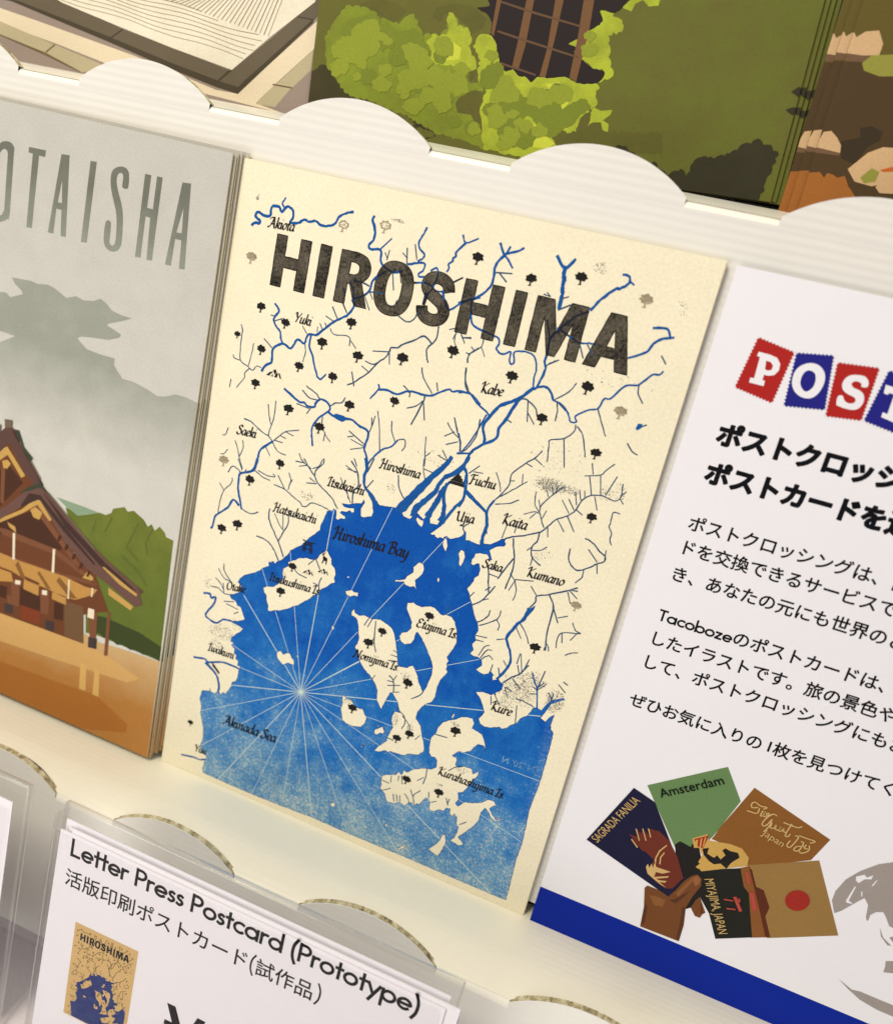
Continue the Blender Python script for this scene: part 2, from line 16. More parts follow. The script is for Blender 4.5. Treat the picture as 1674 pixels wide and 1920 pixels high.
RIVERS = '.55 4.31,-12.82 4.94,-12.18 5.94,-12.15 6.04,-11.56 5.16,-11.12 4.80,-10.68 5.35,-9.90 6.63,-10.32 8.20,-10.12 8.25,-8.83 8.64,-8.09 10.01,-7.99 10.76,-8.85 11.73,-7.66 12.71,-7.64 13.43,-8.33 13.47,-9.66 13.05,-10.58 14.96,-10.27 16.16,-9.36 17.37,-9.56 18.83,-9.10 20.10,-9.68 22.35,-9.34 23.34,-8.55 23.85,-7.29 25.18,-6.38 26.75,-5.75\n.35 11.16,-7.77 10.66,-7.20 11.22,-5.93\n.5 31.40,-5.66 31.21,-6.50 32.14,-8.27 32.18,-10.23 31.44,-11.20 31.82,-12.11 33.79,-11.70 34.39,-12.40 34.52,-13.70 35.15,-14.56 36.39,-15.13 37.95,-15.46 39.65,-14.76\n.35 33.83,-11.86 36.02,-9.12\n.22 35.84,-13.42 36.03,-11.40\n.22 35.88,-13.08 35.18,-12.08\n.4 40.42,-13.28 40.95,-13.17 42.80,-12.45 44.08,-12.50 43.84,-13.86 43.08,-14.52 43.40,-15.11 44.44,-14.89\n.4 42.88,-5.64 42.47,-7.00 41.89,-8.41 42.16,-9.65 43.48,-10.67 43.31,-11.52 42.38,-12.21\n.25 41.16,-9.21 42.13,-11.93\n.25 39.67,-10.23 40.25,-13.31\n.22 38.89,-11.30 40.11,-12.19\n.35 45.57,-13.49 46.46,-12.65 47.09,-13.49 46.94,-15.49 46.54,-16.90 45.71,-18.08\n.35 50.54,-5.53 51.47,-6.77 53.78,-5.51\n.4 51.47,-6.77 49.89,-9.01 50.04,-9.62 49.47,-10.23 49.58,-10.69 48.88,-11.48 49.12,-12.08 48.86,-12.95\n.5 11.76,-42.42 12.55,-40.91 13.82,-39.85 13.59,-37.32 14.59,-35.98 16.13,-35.35 17.87,-35.91 19.08,-33.63 20.79,-34.11 21.40,-31.99 23.16,-31.75 24.49,-30.36 26.81,-28.05 28.51,-26.78 29.83,-25.60 30.61,-23.69 30.00,-22.62 31.74,-21.72 33.32,-20.17 33.64,-18.07 34.84,-16.63 35.81,-15.92\n.35 28.72,-19.15 29.78,-20.62 30.12,-22.25\n.25 27.50,-20.78 28.21,-22.34\n.3 27.91,-23.79 29.24,-25.56\n.25 25.84,-25.13 27.46,-27.37\n.2 24.69,-27.31 26.81,-28.05\n.2 24.77,-28.71 25.34,-29.63\n.2 23.66,-29.14 24.49,-30.36\n.2 23.22,-29.95 23.34,-30.99\n.2 26.13,-29.62 27.31,-30.58 30.37,-30.20 31.32,-31.03 32.75,-32.28\n.2 31.07,-30.74 31.16,-32.14\n.2 32.37,-21.07 34.11,-23.93\n.22 33.32,-20.17 34.39,-21.64\n.25 33.54,-20.29 36.67,-19.93\n.3 29.42,-18.82 31.53,-18.87 33.12,-19.20\n.35 42.42,-16.48 45.42,-15.99 47.47,-17.03 49.02,-16.68\n.8 45.68,-17.92 45.45,-20.15\n.25 40.66,-23.61 42.69,-24.34 43.86,-23.72 44.49,-22.39 44.30,-20.75\n.2 37.60,-15.54 38.50,-18.85\n.2 39.19,-15.19 39.79,-17.06\n.2 39.64,-20.62 39.38,-22.04\n.4 48.85,-16.72 50.69,-19.96 52.85,-18.47 54.69,-17.22 56.72,-16.28\n.3 50.53,-14.71 52.34,-13.33\n.45 12.47,-27.46 13.72,-28.78 12.79,-30.43 13.23,-31.77 14.66,-32.88 15.10,-34.22 15.72,-35.34\n.2 11.89,-30.03 12.80,-30.07\n.22 12.91,-31.12 14.78,-30.15\n.2 11.16,-35.35 13.53,-36.97\n.2 19.73,-30.60 20.99,-31.91\n.2 21.02,-34.24 21.46,-35.94 21.12,-38.03\n.42 22.04,-32.19 22.05,-34.35 23.21,-36.24 24.00,-38.23 25.20,-40.30 26.06,-40.56 27.02,-39.29\n.22 5.10,-33.68 5.66,-35.01 5.70,-38.33 6.20,-41.37 8.12,-42.21 9.50,-42.80 10.36,-41.65 11.43,-41.75\n.2 4.24,-40.62 4.55,-41.22 6.07,-41.40\n.2 8.86,-37.00 8.69,-39.27 8.33,-42.15\n.22 8.62,-42.64 7.75,-43.81 7.73,-44.95 6.22,-47.54\n.2 4.56,-46.06 4.42,-47.89\n.3 49.57,-23.74 49.71,-25.92 48.95,-27.40 48.14,-28.70 48.51,-30.34 48.97,-31.20\n.32 48.95,-27.40 47.03,-26.29 45.09,-27.54 42.78,-28.97 41.85,-29.89 40.41,-30.24 40.23,-31.16 39.57,-32.55 38.14,-33.97 36.70,-36.29 35.09,-37.96 33.62,-39.42 32.31,-40.19\n.22 36.55,-31.88 40.23,-31.16\n.22 40.30,-31.49 40.77,-33.67\n.22 35.31,-34.32 37.11,-34.58 38.13,-33.90\n.22 34.78,-35.52 36.73,-36.46\n.25 32.79,-37.28 33.62,-39.42 33.76,-40.11\n.2 53.45,-24.01 53.49,-25.69 54.31,-26.85\n.2 53.07,-25.45 53.36,-24.37\n.2 54.51,-23.92 55.62,-25.52\n.2 54.87,-24.68 56.78,-24.39\n.2 51.93,-23.69 53.09,-23.25\n.2 58.73,-25.77 57.18,-27.51 57.23,-29.21\n.2 56.42,-27.36 57.35,-27.47\n.45 17.92,-44.85 19.64,-45.64 21.92,-46.73 23.13,-46.59 24.05,-47.10 25.64,-46.86 25.86,-45.87 26.89,-44.85 28.34,-45.03 29.35,-46.06 28.95,-47.10 27.26,-48.87 26.04,-51.10 26.26,-53.33 26.85,-55.39\n.25 23.05,-42.88 25.49,-43.92 26.70,-44.90\n.25 22.24,-44.02 24.10,-45.21 26.15,-45.23\n.25 29.28,-45.71 30.49,-44.64 31.82,-44.29 32.37,-43.04\n.22 21.39,-47.24 24.54,-47.53\n.22 25.06,-47.02 24.16,-48.77\n.2 28.00,-48.48 28.12,-50.15 29.31,-52.10 30.79,-53.40\n.2 29.24,-51.74 29.20,-53.65\n.5 29.14,-47.05 30.47,-47.63 33.44,-47.38 35.03,-47.32 36.80,-48.14 38.45,-48.43 39.23,-49.34 39.03,-51.27 38.95,-52.80 39.89,-54.42 40.61,-56.89\n.22 39.23,-49.34 39.61,-47.37 39.91,-45.07\n.22 39.61,-47.37 39.24,-45.62\n.22 40.24,-43.88 41.21,-46.56 42.55,-52.53\n.22 43.82,-45.11 44.27,-47.19 45.50,-49.26\n.38 40.27,-56.22 41.21,-54.04 43.07,-51.63 44.81,-50.57 45.97,-48.76\n.22 45.97,-48.76 47.40,-48.17 47.89,-49.51 47.37,-50.70\n.22 34.74,-49.83 38.73,-51.73\n.2 34.61,-51.19 35.91,-50.64\n.2 35.48,-51.51 38.84,-52.26\n.2 35.73,-53.71 38.69,-52.49\n.22 14.63,-49.23 15.28,-51.74 16.01,-53.47\n.22 16.31,-48.02 16.49,-51.41 15.86,-55.06\n.22 15.86,-55.06 15.85,-56.23\n.25 9.22,-53.96 11.44,-54.33 13.82,-55.63 15.85,-56.23 17.10,-57.25\n.22 17.10,-57.25 19.19,-54.72 20.70,-53.72 22.98,-52.90\n.2 18.89,-55.38 20.20,-55.60\n.2 19.93,-54.13 21.90,-54.54\n.2 17.44,-56.76 19.56,-56.75\n.5 17.10,-57.25 14.52,-59.75 14.16,-61.43 14.07,-63.45 13.44,-64.84\n.22 17.13,-57.44 18.68,-58.96 20.87,-59.31\n.2 15.66,-58.83 17.04,-60.61\n.2 7.73,-59.49 8.64,-61.02 9.43,-63.19 10.69,-65.44\n.2 9.61,-58.96 10.11,-60.60 9.40,-63.00\n.2 5.59,-57.11 5.20,-58.80 4.36,-59.12\n.2 6.17,-62.12 5.47,-63.32 4.62,-63.57\n.22 24.01,-58.02 25.12,-59.46 27.42,-60.55\n.2 23.52,-59.92 25.58,-59.71\n.2 29.78,-57.72 29.28,-59.42 27.81,-60.44\n.2 37.09,-55.42 37.99,-56.88\n.35 39.26,-38.33 39.48,-39.35 38.03,-41.73\n.42 39.48,-39.35 41.53,-39.00 43.90,-39.28 46.28,-37.94 49.68,-37.94 51.45,-37.48 53.37,-36.10 54.68,-35.40 55.49,-35.72 56.84,-35.19 59.40,-35.22 60.67,-35.93 61.73,-36.70\n.25 44.78,-37.19 46.32,-38.11 46.54,-39.13\n.25 47.90,-32.58 48.71,-34.48 51.20,-37.19\n.22 51.75,-34.75 52.31,-36.37\n.27 57.12,-30.26 57.49,-32.58 59.02,-35.14\n.32 49.86,-37.90 49.67,-39.55 48.16,-44.66\n.22 46.51,-41.55 48.39,-40.61 49.59,-39.21\n.22 49.85,-39.51 50.83,-43.02\n.28 57.06,-40.78 58.48,-43.62 59.49,-45.51 59.89,-47.21\n.22 55.90,-42.17 56.92,-43.33 58.89,-44.59\n.2 55.84,-45.08 57.74,-43.65\n.2 56.59,-46.69 58.92,-45.48\n.25 62.45,-39.67 62.45,-43.24 61.29,-46.08 60.15,-47.50\n.2 51.97,-46.34 52.38,-48.98 52.99,-52.51\n.2 53.61,-49.36 52.88,-50.32\n.2 55.34,-49.42 57.75,-50.02\n.2 56.16,-48.09 57.75,-50.02\n.45 58.29,-5.50 59.63,-7.43 60.38,-5.70\n.45 59.59,-7.28 60.97,-6.67 62.18,-6.11 63.08,-5.39\n.4 59.63,-7.43 60.70,-8.30 61.74,-9.44\n.5 59.63,-7.43 58.62,-8.90 58.27,-10.25 58.47,-11.49 58.37,-13.44 57.26,-15.31 55.18,-16.92 53.27,-17.84 52.67,-18.31\n.3 58.79,-10.94 61.94,-10.48\n.3 59.48,-10.95 61.19,-12.24\n.38 55.05,-17.11 55.58,-19.30 55.96,-20.87 56.95,-21.97 59.36,-22.40 61.22,-22.79 62.34,-23.02 62.61,-24.13 62.35,-25.19 63.75,-25.86 65.28,-24.98 65.44,-26.28 65.64,-27.07 66.22,-27.27 66.49,-26.69 66.02,-25.13 66.58,-24.59 68.23,-24.26 69.65,-24.41 70.59,-25.34 71.24,-27.18 71.17,-28.88 71.50,-30.82\n.65 71.50,-30.82 69.51,-33.26 67.43,-34.81 65.63,-36.15 64.26,-38.62 63.44,-40.43 63.56,-41.64 64.27,-43.05 64.39,-44.27\n.6 69.54,-33.39 68.63,-35.35 67.63,-38.41 66.70,-40.42 66.69,-42.55 64.43,-44.44 62.65,-46.20 61.68,-48.30 61.39,-50.21 60.40,-52.35\n.35 63.50,-38.47 62.62,-41.55 61.29,-45.14 60.13,-47.28\n.35 58.72,-43.70 59.55,-45.63 59.87,-47.72\n.4 59.34,-47.87 61.78,-47.18\n.6 69.71,-5.47 71.71,-7.38 73.28,-5.34\n.8 71.78,-7.05 71.81,-8.60 72.17,-9.46 72.19,-11.03 72.50,-11.91 72.51,-13.17 72.53,-14.76\n.22 72.40,-13.04 73.85,-12.24\n.3 72.46,-15.10 74.57,-13.66\n.2 69.00,-12.85 70.39,-13.01\n.2 69.56,-12.40 70.39,-13.01\n.5 78.54,-13.70 79.88,-11.51 81.07,-9.99 82.33,-8.78 82.67,-8.86 83.71,-8.02 84.24,-7.13 83.80,-6.16 82.70,-6.18\n.4 84.20,-6.99 85.16,-7.55\n.45 73.51,-18.39 74.84,-17.11 76.08,-15.54 78.31,-14.07\n.5 73.59,-18.70 72.41,-20.60 72.51,-23.54 72.44,-25.21 72.93,-26.42 72.55,-28.86 72.23,-30.30\n.3 70.88,-17.39 72.17,-20.34\n.35 73.19,-18.47 75.02,-19.01 77.98,-20.08 79.89,-19.78 81.17,-19.63\n.25 78.27,-20.49 79.56,-22.78\n.25 79.62,-20.00 81.10,-21.75\n.22 73.37,-25.48 75.08,-24.22\n.22 72.85,-26.11 73.49,-25.28 74.64,-24.50\n.45 90.76,-14.25 92.98,-13.79 93.74,-14.23 94.34,-15.18 94.92,-15.04\n.45 94.36,-15.27 92.81,-15.86 91.60,-17.10 90.95,-18.68 89.08,-19.94 87.84,-20.67\n.22 93.69,-18.80 94.87,-20.10\n.35 94.83,-21.55 94.26,-22.33 93.08,-22.63 91.06,-25.09 88.84,-25.83 86.74,-28.85 85.53,-29.24 84.95,-31.33 83.32,-32.10 81.10,-33.89 81.56,-34.95 80.45,-35.26 79.54,-33.80 77.99,-32.51 75.97,-32.03\n.5 75.97,-32.03 75.31,-30.85 74.21,-29.95 72.88,-30.13 71.54,-30.98\n.25 91.26,-25.21 91.51,-26.61 92.79,-28.24\n.25 84.99,-31.49 86.03,-33.40 87.83,-36.22\n.22 79.58,-27.73 78.58,-29.66 76.28,-31.88\n.25 76.94,-32.45 77.37,-34.04 77.46,-35.90\n.22 77.06,-32.25 78.93,-33.45\n.28 69.54,-33.39 70.94,-33.36 72.99,-34.53 73.70,-35.89\n.22 71.10,-33.32 72.03,-37.56\n.22 71.52,-35.61 73.47,-37.68\n.22 67.75,-38.20 68.92,-38.58\n.25 81.57,-35.63 81.61,-37.00 80.20,-38.77 77.54,-39.86 77.48,-40.93 78.02,-44.30\n.22 80.08,-38.98 81.59,-44.32\n.25 81.98,-35.86 83.61,-37.47 84.99,-41.23\n.25 93.64,-32.82 94.72,-32.03\n.25 92.22,-36.42 93.59,-37.73 94.69,-38.10\n.25 76.47,-42.44 75.39,-44.35 73.82,-45.87 71.67,-48.66 71.68,-50.84 70.92,-52.89 69.35,-55.41\n.5 69.35,-55.41 68.53,-58.08 69.48,-62.70\n.2 75.39,-44.35 77.21,-45.24\n.2 73.99,-45.82 75.32,-46.15\n.2 68.41,-49.44 69.64,-51.44 70.24,-53.10\n.22 75.11,-49.45 72.53,-52.04 70.50,-54.13\n.2 71.72,-50.28 72.56,-50.03\n.2 73.89,-48.19 74.20,-50.08\n.22 74.40,-53.67 72.55,-54.98 69.86,-55.99\n.2 62.77,-51.28 64.65,-49.08\n.2 63.73,-50.63 65.71,-50.41\n.4 61.04,-50.31 62.50,-51.73 63.00,-54.54\n.4 62.86,-54.77 62.79,-57.60 62.34,-58.87\n.42 62.86,-54.77 65.50,-56.40 68.36,-58.14\n.2 86.77,-42.11 87.52,-44.17\n.2 86.02,-44.96 88.98,-43.91 89.69,-42.83 91.04,-41.04\n.2 88.98,-43.91 90.08,-47.81\n.2 87.02,-44.84 88.34,-48.34\n.2 92.20,-43.31 91.02,-47.52\n.22 88.34,-48.34 90.44,-47.88 92.91,-48.19 93.97,-47.16 93.69,-44.43\n.2 93.92,-47.00 94.73,-45.70\n.2 93.86,-47.37 94.81,-48.31\n.25 88.34,-48.34 86.86,-49.86 86.12,-52.25 84.82,-53.93 82.77,-55.49 81.25,-57.81 80.19,-59.27\n.2 89.06,-48.48 90.21,-50.98\n.2 82.99,-51.05 85.01,-53.32\n.2 84.24,-50.48 85.80,-52.35\n.2 85.12,-48.60 86.01,-51.20\n.2 85.83,-48.03 86.54,-49.96\n.2 86.84,-47.90 87.25,-49.39\n.2 83.05,-55.21 85.04,-57.34\n.2 84.82,-53.93 86.99,-56.72\n.2 86.08,-52.08 87.68,-52.85\n.22 82.60,-48.29 80.53,-51.07 79.09,-53.70 79.62,-55.74 80.87,-57.75\n.2 79.51,-49.93 80.03,-51.22\n.2 80.32,-48.97 80.93,-50.59\n.2 81.30,-48.68 81.49,-50.06\n.2 78.40,-52.45 79.11,-54.06\n.2 77.46,-50.92 77.75,-53.38 79.02,-54.82\n.2 76.15,-56.27 78.03,-55.13 79.11,-55.16\n.2 77.55,-56.76 78.45,-55.37\n.2 80.47,-54.19 80.04,-55.97\n.22 94.75,-50.46 93.41,-50.53 93.54,-52.82 93.42,-53.58 94.27,-54.75 94.33,-56.19 94.93,-57.09\n.3 57.18,-30.38 57.49,-32.72 58.12,-34.30 59.05,-35.10\n.42 56.77,-35.52 59.05,-35.10 61.06,-36.67 63.34,-37.81 64.01,-38.34\n.2 54.62,-24.20 55.68,-25.64\n.2 56.77,-24.19 54.90,-24.64\n.2 59.37,-23.90 59.22,-25.45 58.07,-26.58 57.07,-27.67 57.08,-29.21\n.2 59.22,-25.45 60.36,-27.20\n.2 57.19,-25.95 58.07,-26.58\n.55 14.02,-62.11 13.44,-65.08 10.60,-66.52 10.13,-67.67 10.36,-70.46 11.17,-72.69 11.98,-74.92\n.5 11.22,-74.33 9.50,-73.40 8.50,-75.58 6.16,-77.98 5.41,-79.06 5.13,-81.70 4.71,-81.92\n.2 11.73,-65.38 11.05,-66.59\n.25 7.18,-67.32 8.02,-65.66 9.39,-65.86 10.63,-66.71\n.2 9.22,-63.49 10.71,-65.88\n.22 13.85,-64.96 16.19,-65.88 17.97,-66.16\n.2 14.68,-64.72 16.95,-65.25 19.07,-65.03 18.52,-64.39\n.25 11.98,-74.92 14.51,-75.38 16.34,-74.40\n.2 8.46,-68.37 8.44,-69.60 6.80,-71.95 6.16,-75.05 6.16,-77.98\n.2 5.44,-70.50 6.80,-71.95\n.2 19.82,-64.41 22.03,-67.15\n.2 22.36,-63.06 23.07,-64.64 22.84,-66.91\n.2 23.44,-64.33 22.87,-65.90\n.22 19.17,-66.80 22.03,-67.15 24.37,-68.25 26.20,-68.90 26.98,-69.67 27.98,-69.36 29.04,-68.23 31.14,-68.19 33.30,-68.52\n.2 23.49,-59.97 25.75,-59.71\n.2 24.49,-60.86 26.25,-60.15\n.27 25.38,-58.84 27.19,-60.66 28.73,-62.17 29.80,-63.42 32.14,-64.70 34.07,-66.09 35.42,-67.66\n.25 30.11,-57.47 30.13,-58.63 28.64,-60.62 28.73,-62.17\n.2 26.99,-64.07 29.41,-63.54\n.2 27.57,-62.71 28.94,-63.29\n.2 35.44,-57.47 38.07,-58.44\n.2 35.97,-58.09 38.22,-58.20\n.3 36.59,-56.18 38.41,-58.14 39.20,-61.00 38.35,-62.82 38.65,-65.28\n.2 34.83,-60.56 36.28,-62.66 38.26,-65.40\n.2 36.66,-62.55 37.50,-64.65\n.65 39.71,-54.70 40.35,-56.81 40.16,-58.78 40.80,-60.91 42.24,-62.03 43.84,-63.88\n.3 41.59,-54.16 40.69,-57.47\n.25 42.39,-58.89 41.07,-61.22\n.28 47.75,-56.16 48.56,-58.96 50.67,-61.39\n.2 52.61,-50.99 52.90,-53.13 53.82,-55.49\n.2 52.90,-53.13 55.66,-53.45\n.3 19.12,-72.71 19.32,-75.12 21.12,-77.87 22.86,-80.23 24.46,-83.06\n.2 20.57,-73.49 22.29,-75.83 23.32,-76.75\n.2 22.62,-72.85 23.17,-76.38\n.28 23.89,-72.66 24.27,-74.79 23.26,-77.60 22.54,-79.70\n.28 16.88,-80.19 19.59,-80.45 21.61,-81.89 23.48,-84.45\n.25 9.61,-89.72 10.16,-91.72 12.31,-93.62\n.22 8.49,-91.40 9.92,-93.12 11.84,-93.56\n.22 7.97,-94.00 9.24,-94.67 10.67,-96.39\n.2 10.15,-94.58 10.74,-96.82\n.22 7.18,-96.49 9.02,-96.30 11.02,-97.16 13.25,-96.61\n.5 5.43,-98.88 7.03,-98.55 7.64,-99.46 8.72,-98.86 8.54,-100.72 7.23,-102.99 6.76,-104.53 8.05,-105.20 9.98,-105.42 11.63,-103.91 13.45,-103.57 14.86,-103.65 16.28,-103.82\n.22 11.11,-99.14 13.77,-98.34\n.22 11.87,-99.54 15.18,-99.94\n.22 14.26,-101.39 15.29,-100.57\n.5 5.21,-116.71 8.26,-116.03 9.31,-116.58 12.93,-115.20 15.77,-115.05 18.15,-115.17\n.6 8.66,-117.06 11.02,-118.29 12.43,-119.64 13.24,-121.71 13.29,-123.60\n.4 5.62,-145.39 9.07,-144.68 11.08,-144.58 12.71,-143.78\n.22 27.89,-85.09 28.90,-85.81 31.13,-86.11\n.22 32.50,-80.82 34.00,-83.03\n.22 32.67,-80.56 30.94,-82.80\n.25 34.78,-84.87 34.44,-86.46 34.71,-87.85\n.2 32.99,-86.75 34.32,-86.93\n.2 47.98,-90.40 47.18,-92.61\n.2 48.80,-90.32 48.04,-92.72\n.25 49.70,-90.63 50.36,-95.73 51.26,-97.99\n.2 50.00,-95.01 49.86,-96.35\n.18 55.24,-96.06 56.33,-96.30\n.18 54.88,-97.28 56.55,-97.30\n.18 54.60,-98.90 56.76,-98.29\n.25 55.58,-102.45 56.81,-103.29 57.43,-106.14\n.2 57.32,-101.78 56.81,-103.29\n.2 55.45,-103.82 56.90,-103.70\n.2 55.71,-105.04 58.62,-103.90\n.2 57.23,-106.22 58.78,-105.60\n.2 51.69,-105.07 52.26,-103.74\n.25 64.27,-103.21 63.41,-104.87 61.83,-106.16\n.22 59.05,-109.72 61.01,-110.95 61.76,-112.44 61.35,-114.42\n.22 60.86,-111.23 62.62,-112.54 63.33,-113.83\n.2 58.09,-118.06 60.04,-118.16\n.2 65.04,-115.83 65.96,-114.32\n.3 80.38,-58.90 77.23,-60.74 74.92,-61.71 73.53,-62.80\n.2 72.93,-62.62 73.29,-59.67\n.2 75.22,-60.74 75.33,-59.02\n.3 75.36,-62.02 75.81,-63.77 76.61,-66.18 76.82,-69.19 76.36,-73.25\n.22 76.57,-69.66 78.05,-71.10 78.78,-73.19 78.55,-75.24\n.2 77.96,-70.74 77.14,-73.37\n.2 77.92,-70.56 81.74,-69.64\n.3 76.44,-66.24 75.27,-68.94 74.25,-71.62\n.22 72.07,-71.19 74.16,-71.26\n.28 71.71,-69.75 72.52,-73.00 73.06,-75.18\n.22 72.27,-75.06 73.14,-73.97\n.27 74.14,-73.42 73.41,-75.06 72.10,-77.50 70.23,-79.29\n.2 73.42,-76.64 72.10,-77.50\n.22 70.06,-76.22 69.13,-77.94\n.28 80.22,-58.96 80.34,-60.79 79.53,-62.56 80.07,-64.65 82.21,-65.84\n.2 79.53,-62.56 78.70,-63.58\n.2 79.71,-63.25 81.38,-62.70 82.53,-61.58\n.2 80.24,-64.59 80.20,-66.52\n.2 81.60,-57.40 82.15,-59.46\n.27 89.56,-57.36 91.04,-57.69 93.21,-59.19 94.44,-59.89 94.41,-61.01 93.23,-61.78 91.87,-63.17 89.74,-64.45 88.06,-63.50 87.36,-62.24 87.22,-60.41\n.22 90.83,-59.42 93.14,-61.44\n.2 93.28,-61.95 93.81,-63.82\n.22 90.99,-63.84 91.10,-65.50 90.13,-67.15\n.2 94.22,-58.49 94.48,-60.62\n.22 81.52,-70.88 83.26,-72.61\n.28 90.90,-68.03 88.64,-69.58 85.51,-71.44 83.26,-72.61 83.25,-73.98 82.27,-75.90\n.6 82.27,-75.90 81.98,-78.38 81.01,-79.73 80.31,-81.39 79.39,-83.74 79.94,-85.17 80.94,-86.84 81.51,-89.09 80.94,-91.38 79.65,-93.97\n.22 89.41,-69.12 91.36,-70.36\n.22 89.18,-69.58 90.34,-71.87\n.2 89.90,-68.95 91.10,-68.73\n.3 85.68,-71.38 87.22,-73.75 87.32,-76.85 87.41,-79.99 88.04,-83.76\n.22 87.32,-74.11 88.97,-76.85\n.2 88.68,-75.77 90.57,-74.70\n.2 88.77,-83.69 87.99,-82.17 87.71,-83.89\n.25 81.40,-79.78 82.90,-81.24 84.26,-83.56\n.22 80.73,-80.83 82.42,-83.03\n.22 77.43,-85.08 79.48,-84.12\n.22 91.95,-75.77 92.88,-77.20 94.06,-77.55 90.38,-78.70 89.81,-80.70 90.09,-82.40\n.22 93.52,-77.55 92.47,-79.71\n.2 90.43,-78.88 90.96,-80.87\n.22 92.36,-83.35 93.54,-82.30 94.70,-81.87\n.25 72.40,-82.64 73.50,-81.63 74.33,-80.32 74.41,-79.09\n.25 72.94,-83.26 76.32,-80.62 76.70,-78.36\n.22 76.32,-80.62 77.16,-81.72 77.09,-82.96\n.22 72.77,-85.77 75.22,-85.48\n.22 72.82,-86.78 74.73,-86.61\n.22 74.42,-90.12 75.20,-87.75 76.17,-86.98\n.22 74.92,-90.56 75.92,-88.31 76.98,-87.91\n.22 75.19,-90.87 76.56,-89.31 77.68,-89.92\n.2 80.01,-89.24 80.82,-90.18\n.22 77.96,-91.06 77.85,-92.98\n.22 79.39,-91.35 79.99,-93.00\n.3 81.13,-94.44 82.72,-92.36 84.27,-90.93 85.51,-88.39\n.22 82.99,-88.94 83.11,-86.43\n.22 84.19,-91.37 83.26,-89.24\n.22 84.61,-90.79 83.28,-86.36\n.22 84.77,-89.91 85.34,-87.02\n.22 82.99,-92.67 85.14,-94.33\n.22 81.90,-95.19 83.55,-95.59\n.2 81.95,-95.38 82.83,-97.35\n.2 79.99,-97.64 81.73,-99.93\n.2 79.42,-98.50 79.90,-100.45\n.22 84.86,-96.97 86.58,-96.92 89.00,-97.42\n.35 89.79,-97.52 88.60,-92.97 87.69,-91.67 86.80,-89.74\n.28 88.65,-93.16 89.27,-88.38\n.22 88.69,-93.35 90.35,-91.04\n.22 88.84,-92.46 89.79,-91.06\n.2 87.81,-92.87 88.69,-93.35\n.2 87.34,-94.72 88.91,-94.18\n.25 92.31,-94.20 91.23,-92.97\n.25 92.19,-94.46 92.30,-92.75\n.22 85.43,-98.44 86.17,-102.84\n.22 93.62,-89.35 94.66,-89.76\n.22 92.76,-90.30 94.61,-91.63\n.25 64.79,-63.89 64.36,-62.88 65.24,-61.84\n.22 64.36,-62.88 63.88,-62.46\n.22 65.21,-81.14 65.56,-83.47\n.22 74.48,-120.33 75.93,-118.66 77.36,-117.81\n.22 69.49,-122.05 69.59,-124.32 69.40,-126.26\n.2 67.86,-126.01 69.21,-124.49\n.2 63.90,-126.36 64.57,-128.41\n.2 63.40,-127.98 63.32,-126.61\n.2 61.73,-129.19 61.55,-127.39\n.2 59.41,-129.51 61.38,-129.58\n.2 60.01,-132.33 62.05,-130.71\n.2 62.97,-131.96 63.60,-133.82\n.2 63.81,-131.82 64.38,-133.46\n.2 64.64,-131.68 64.97,-133.20\n.2 65.72,-130.72 66.79,-131.66 67.22,-132.65\n.22 66.84,-129.04 67.85,-130.71 68.48,-132.56\n.2 69.21,-128.22 68.05,-129.67 67.85,-130.71\n.2 71.22,-127.78 71.56,-129.27\n.22 75.54,-127.47 76.36,-129.20\n.2 76.34,-127.34 76.21,-128.57\n.2 72.38,-130.08 73.47,-129.34\n.22 80.14,-132.87 81.48,-131.54\n.22 69.39,-112.58 72.19,-112.30'
CHANNELS = '.7 1.0 62.06,-47.89 61.26,-49.96 59.56,-52.30 57.96,-53.51\n.75 2.3 58.40,-48.95 57.39,-51.08 55.10,-54.36 52.57,-58.52 50.87,-61.41 49.57,-63.59\n.7 1.5 57.96,-53.51 56.94,-55.69 56.55,-57.31 54.51,-60.22 53.20,-62.16 52.97,-63.77\n.6 1.4 59.27,-54.24 57.90,-56.53 57.60,-58.51 56.93,-60.62 56.11,-62.98\n.6 1.1 58.64,-54.80 58.50,-57.48 59.18,-59.54 59.41,-61.38 59.03,-63.03\n.5 .7 61.51,-50.25 62.37,-51.47 62.34,-53.70 62.85,-55.03 62.83,-57.29 61.57,-59.18 60.30,-61.87 59.69,-63.40\n.42 .5 62.85,-55.03 63.80,-55.87 65.97,-57.08 68.30,-58.23\n.6 .9 68.30,-58.23 69.17,-60.97 68.91,-63.72 69.14,-65.45\n.5 .6 61.30,-50.13 60.19,-51.74\n.9 1.4 42.24,-62.03 43.54,-63.39 44.34,-64.31'
LAKES = ['30.28,-47.68 30.94,-46.94 32.96,-46.95 33.68,-47.58 32.75,-48.35 31.17,-48.07', '92.93,-33.19 93.13,-32.19 93.98,-32.06 93.90,-32.92 93.22,-33.51', '83.50,-74.68 82.31,-76.08 81.79,-77.65 81.34,-78.81 81.92,-78.88 82.76,-77.11 83.40,-75.69']
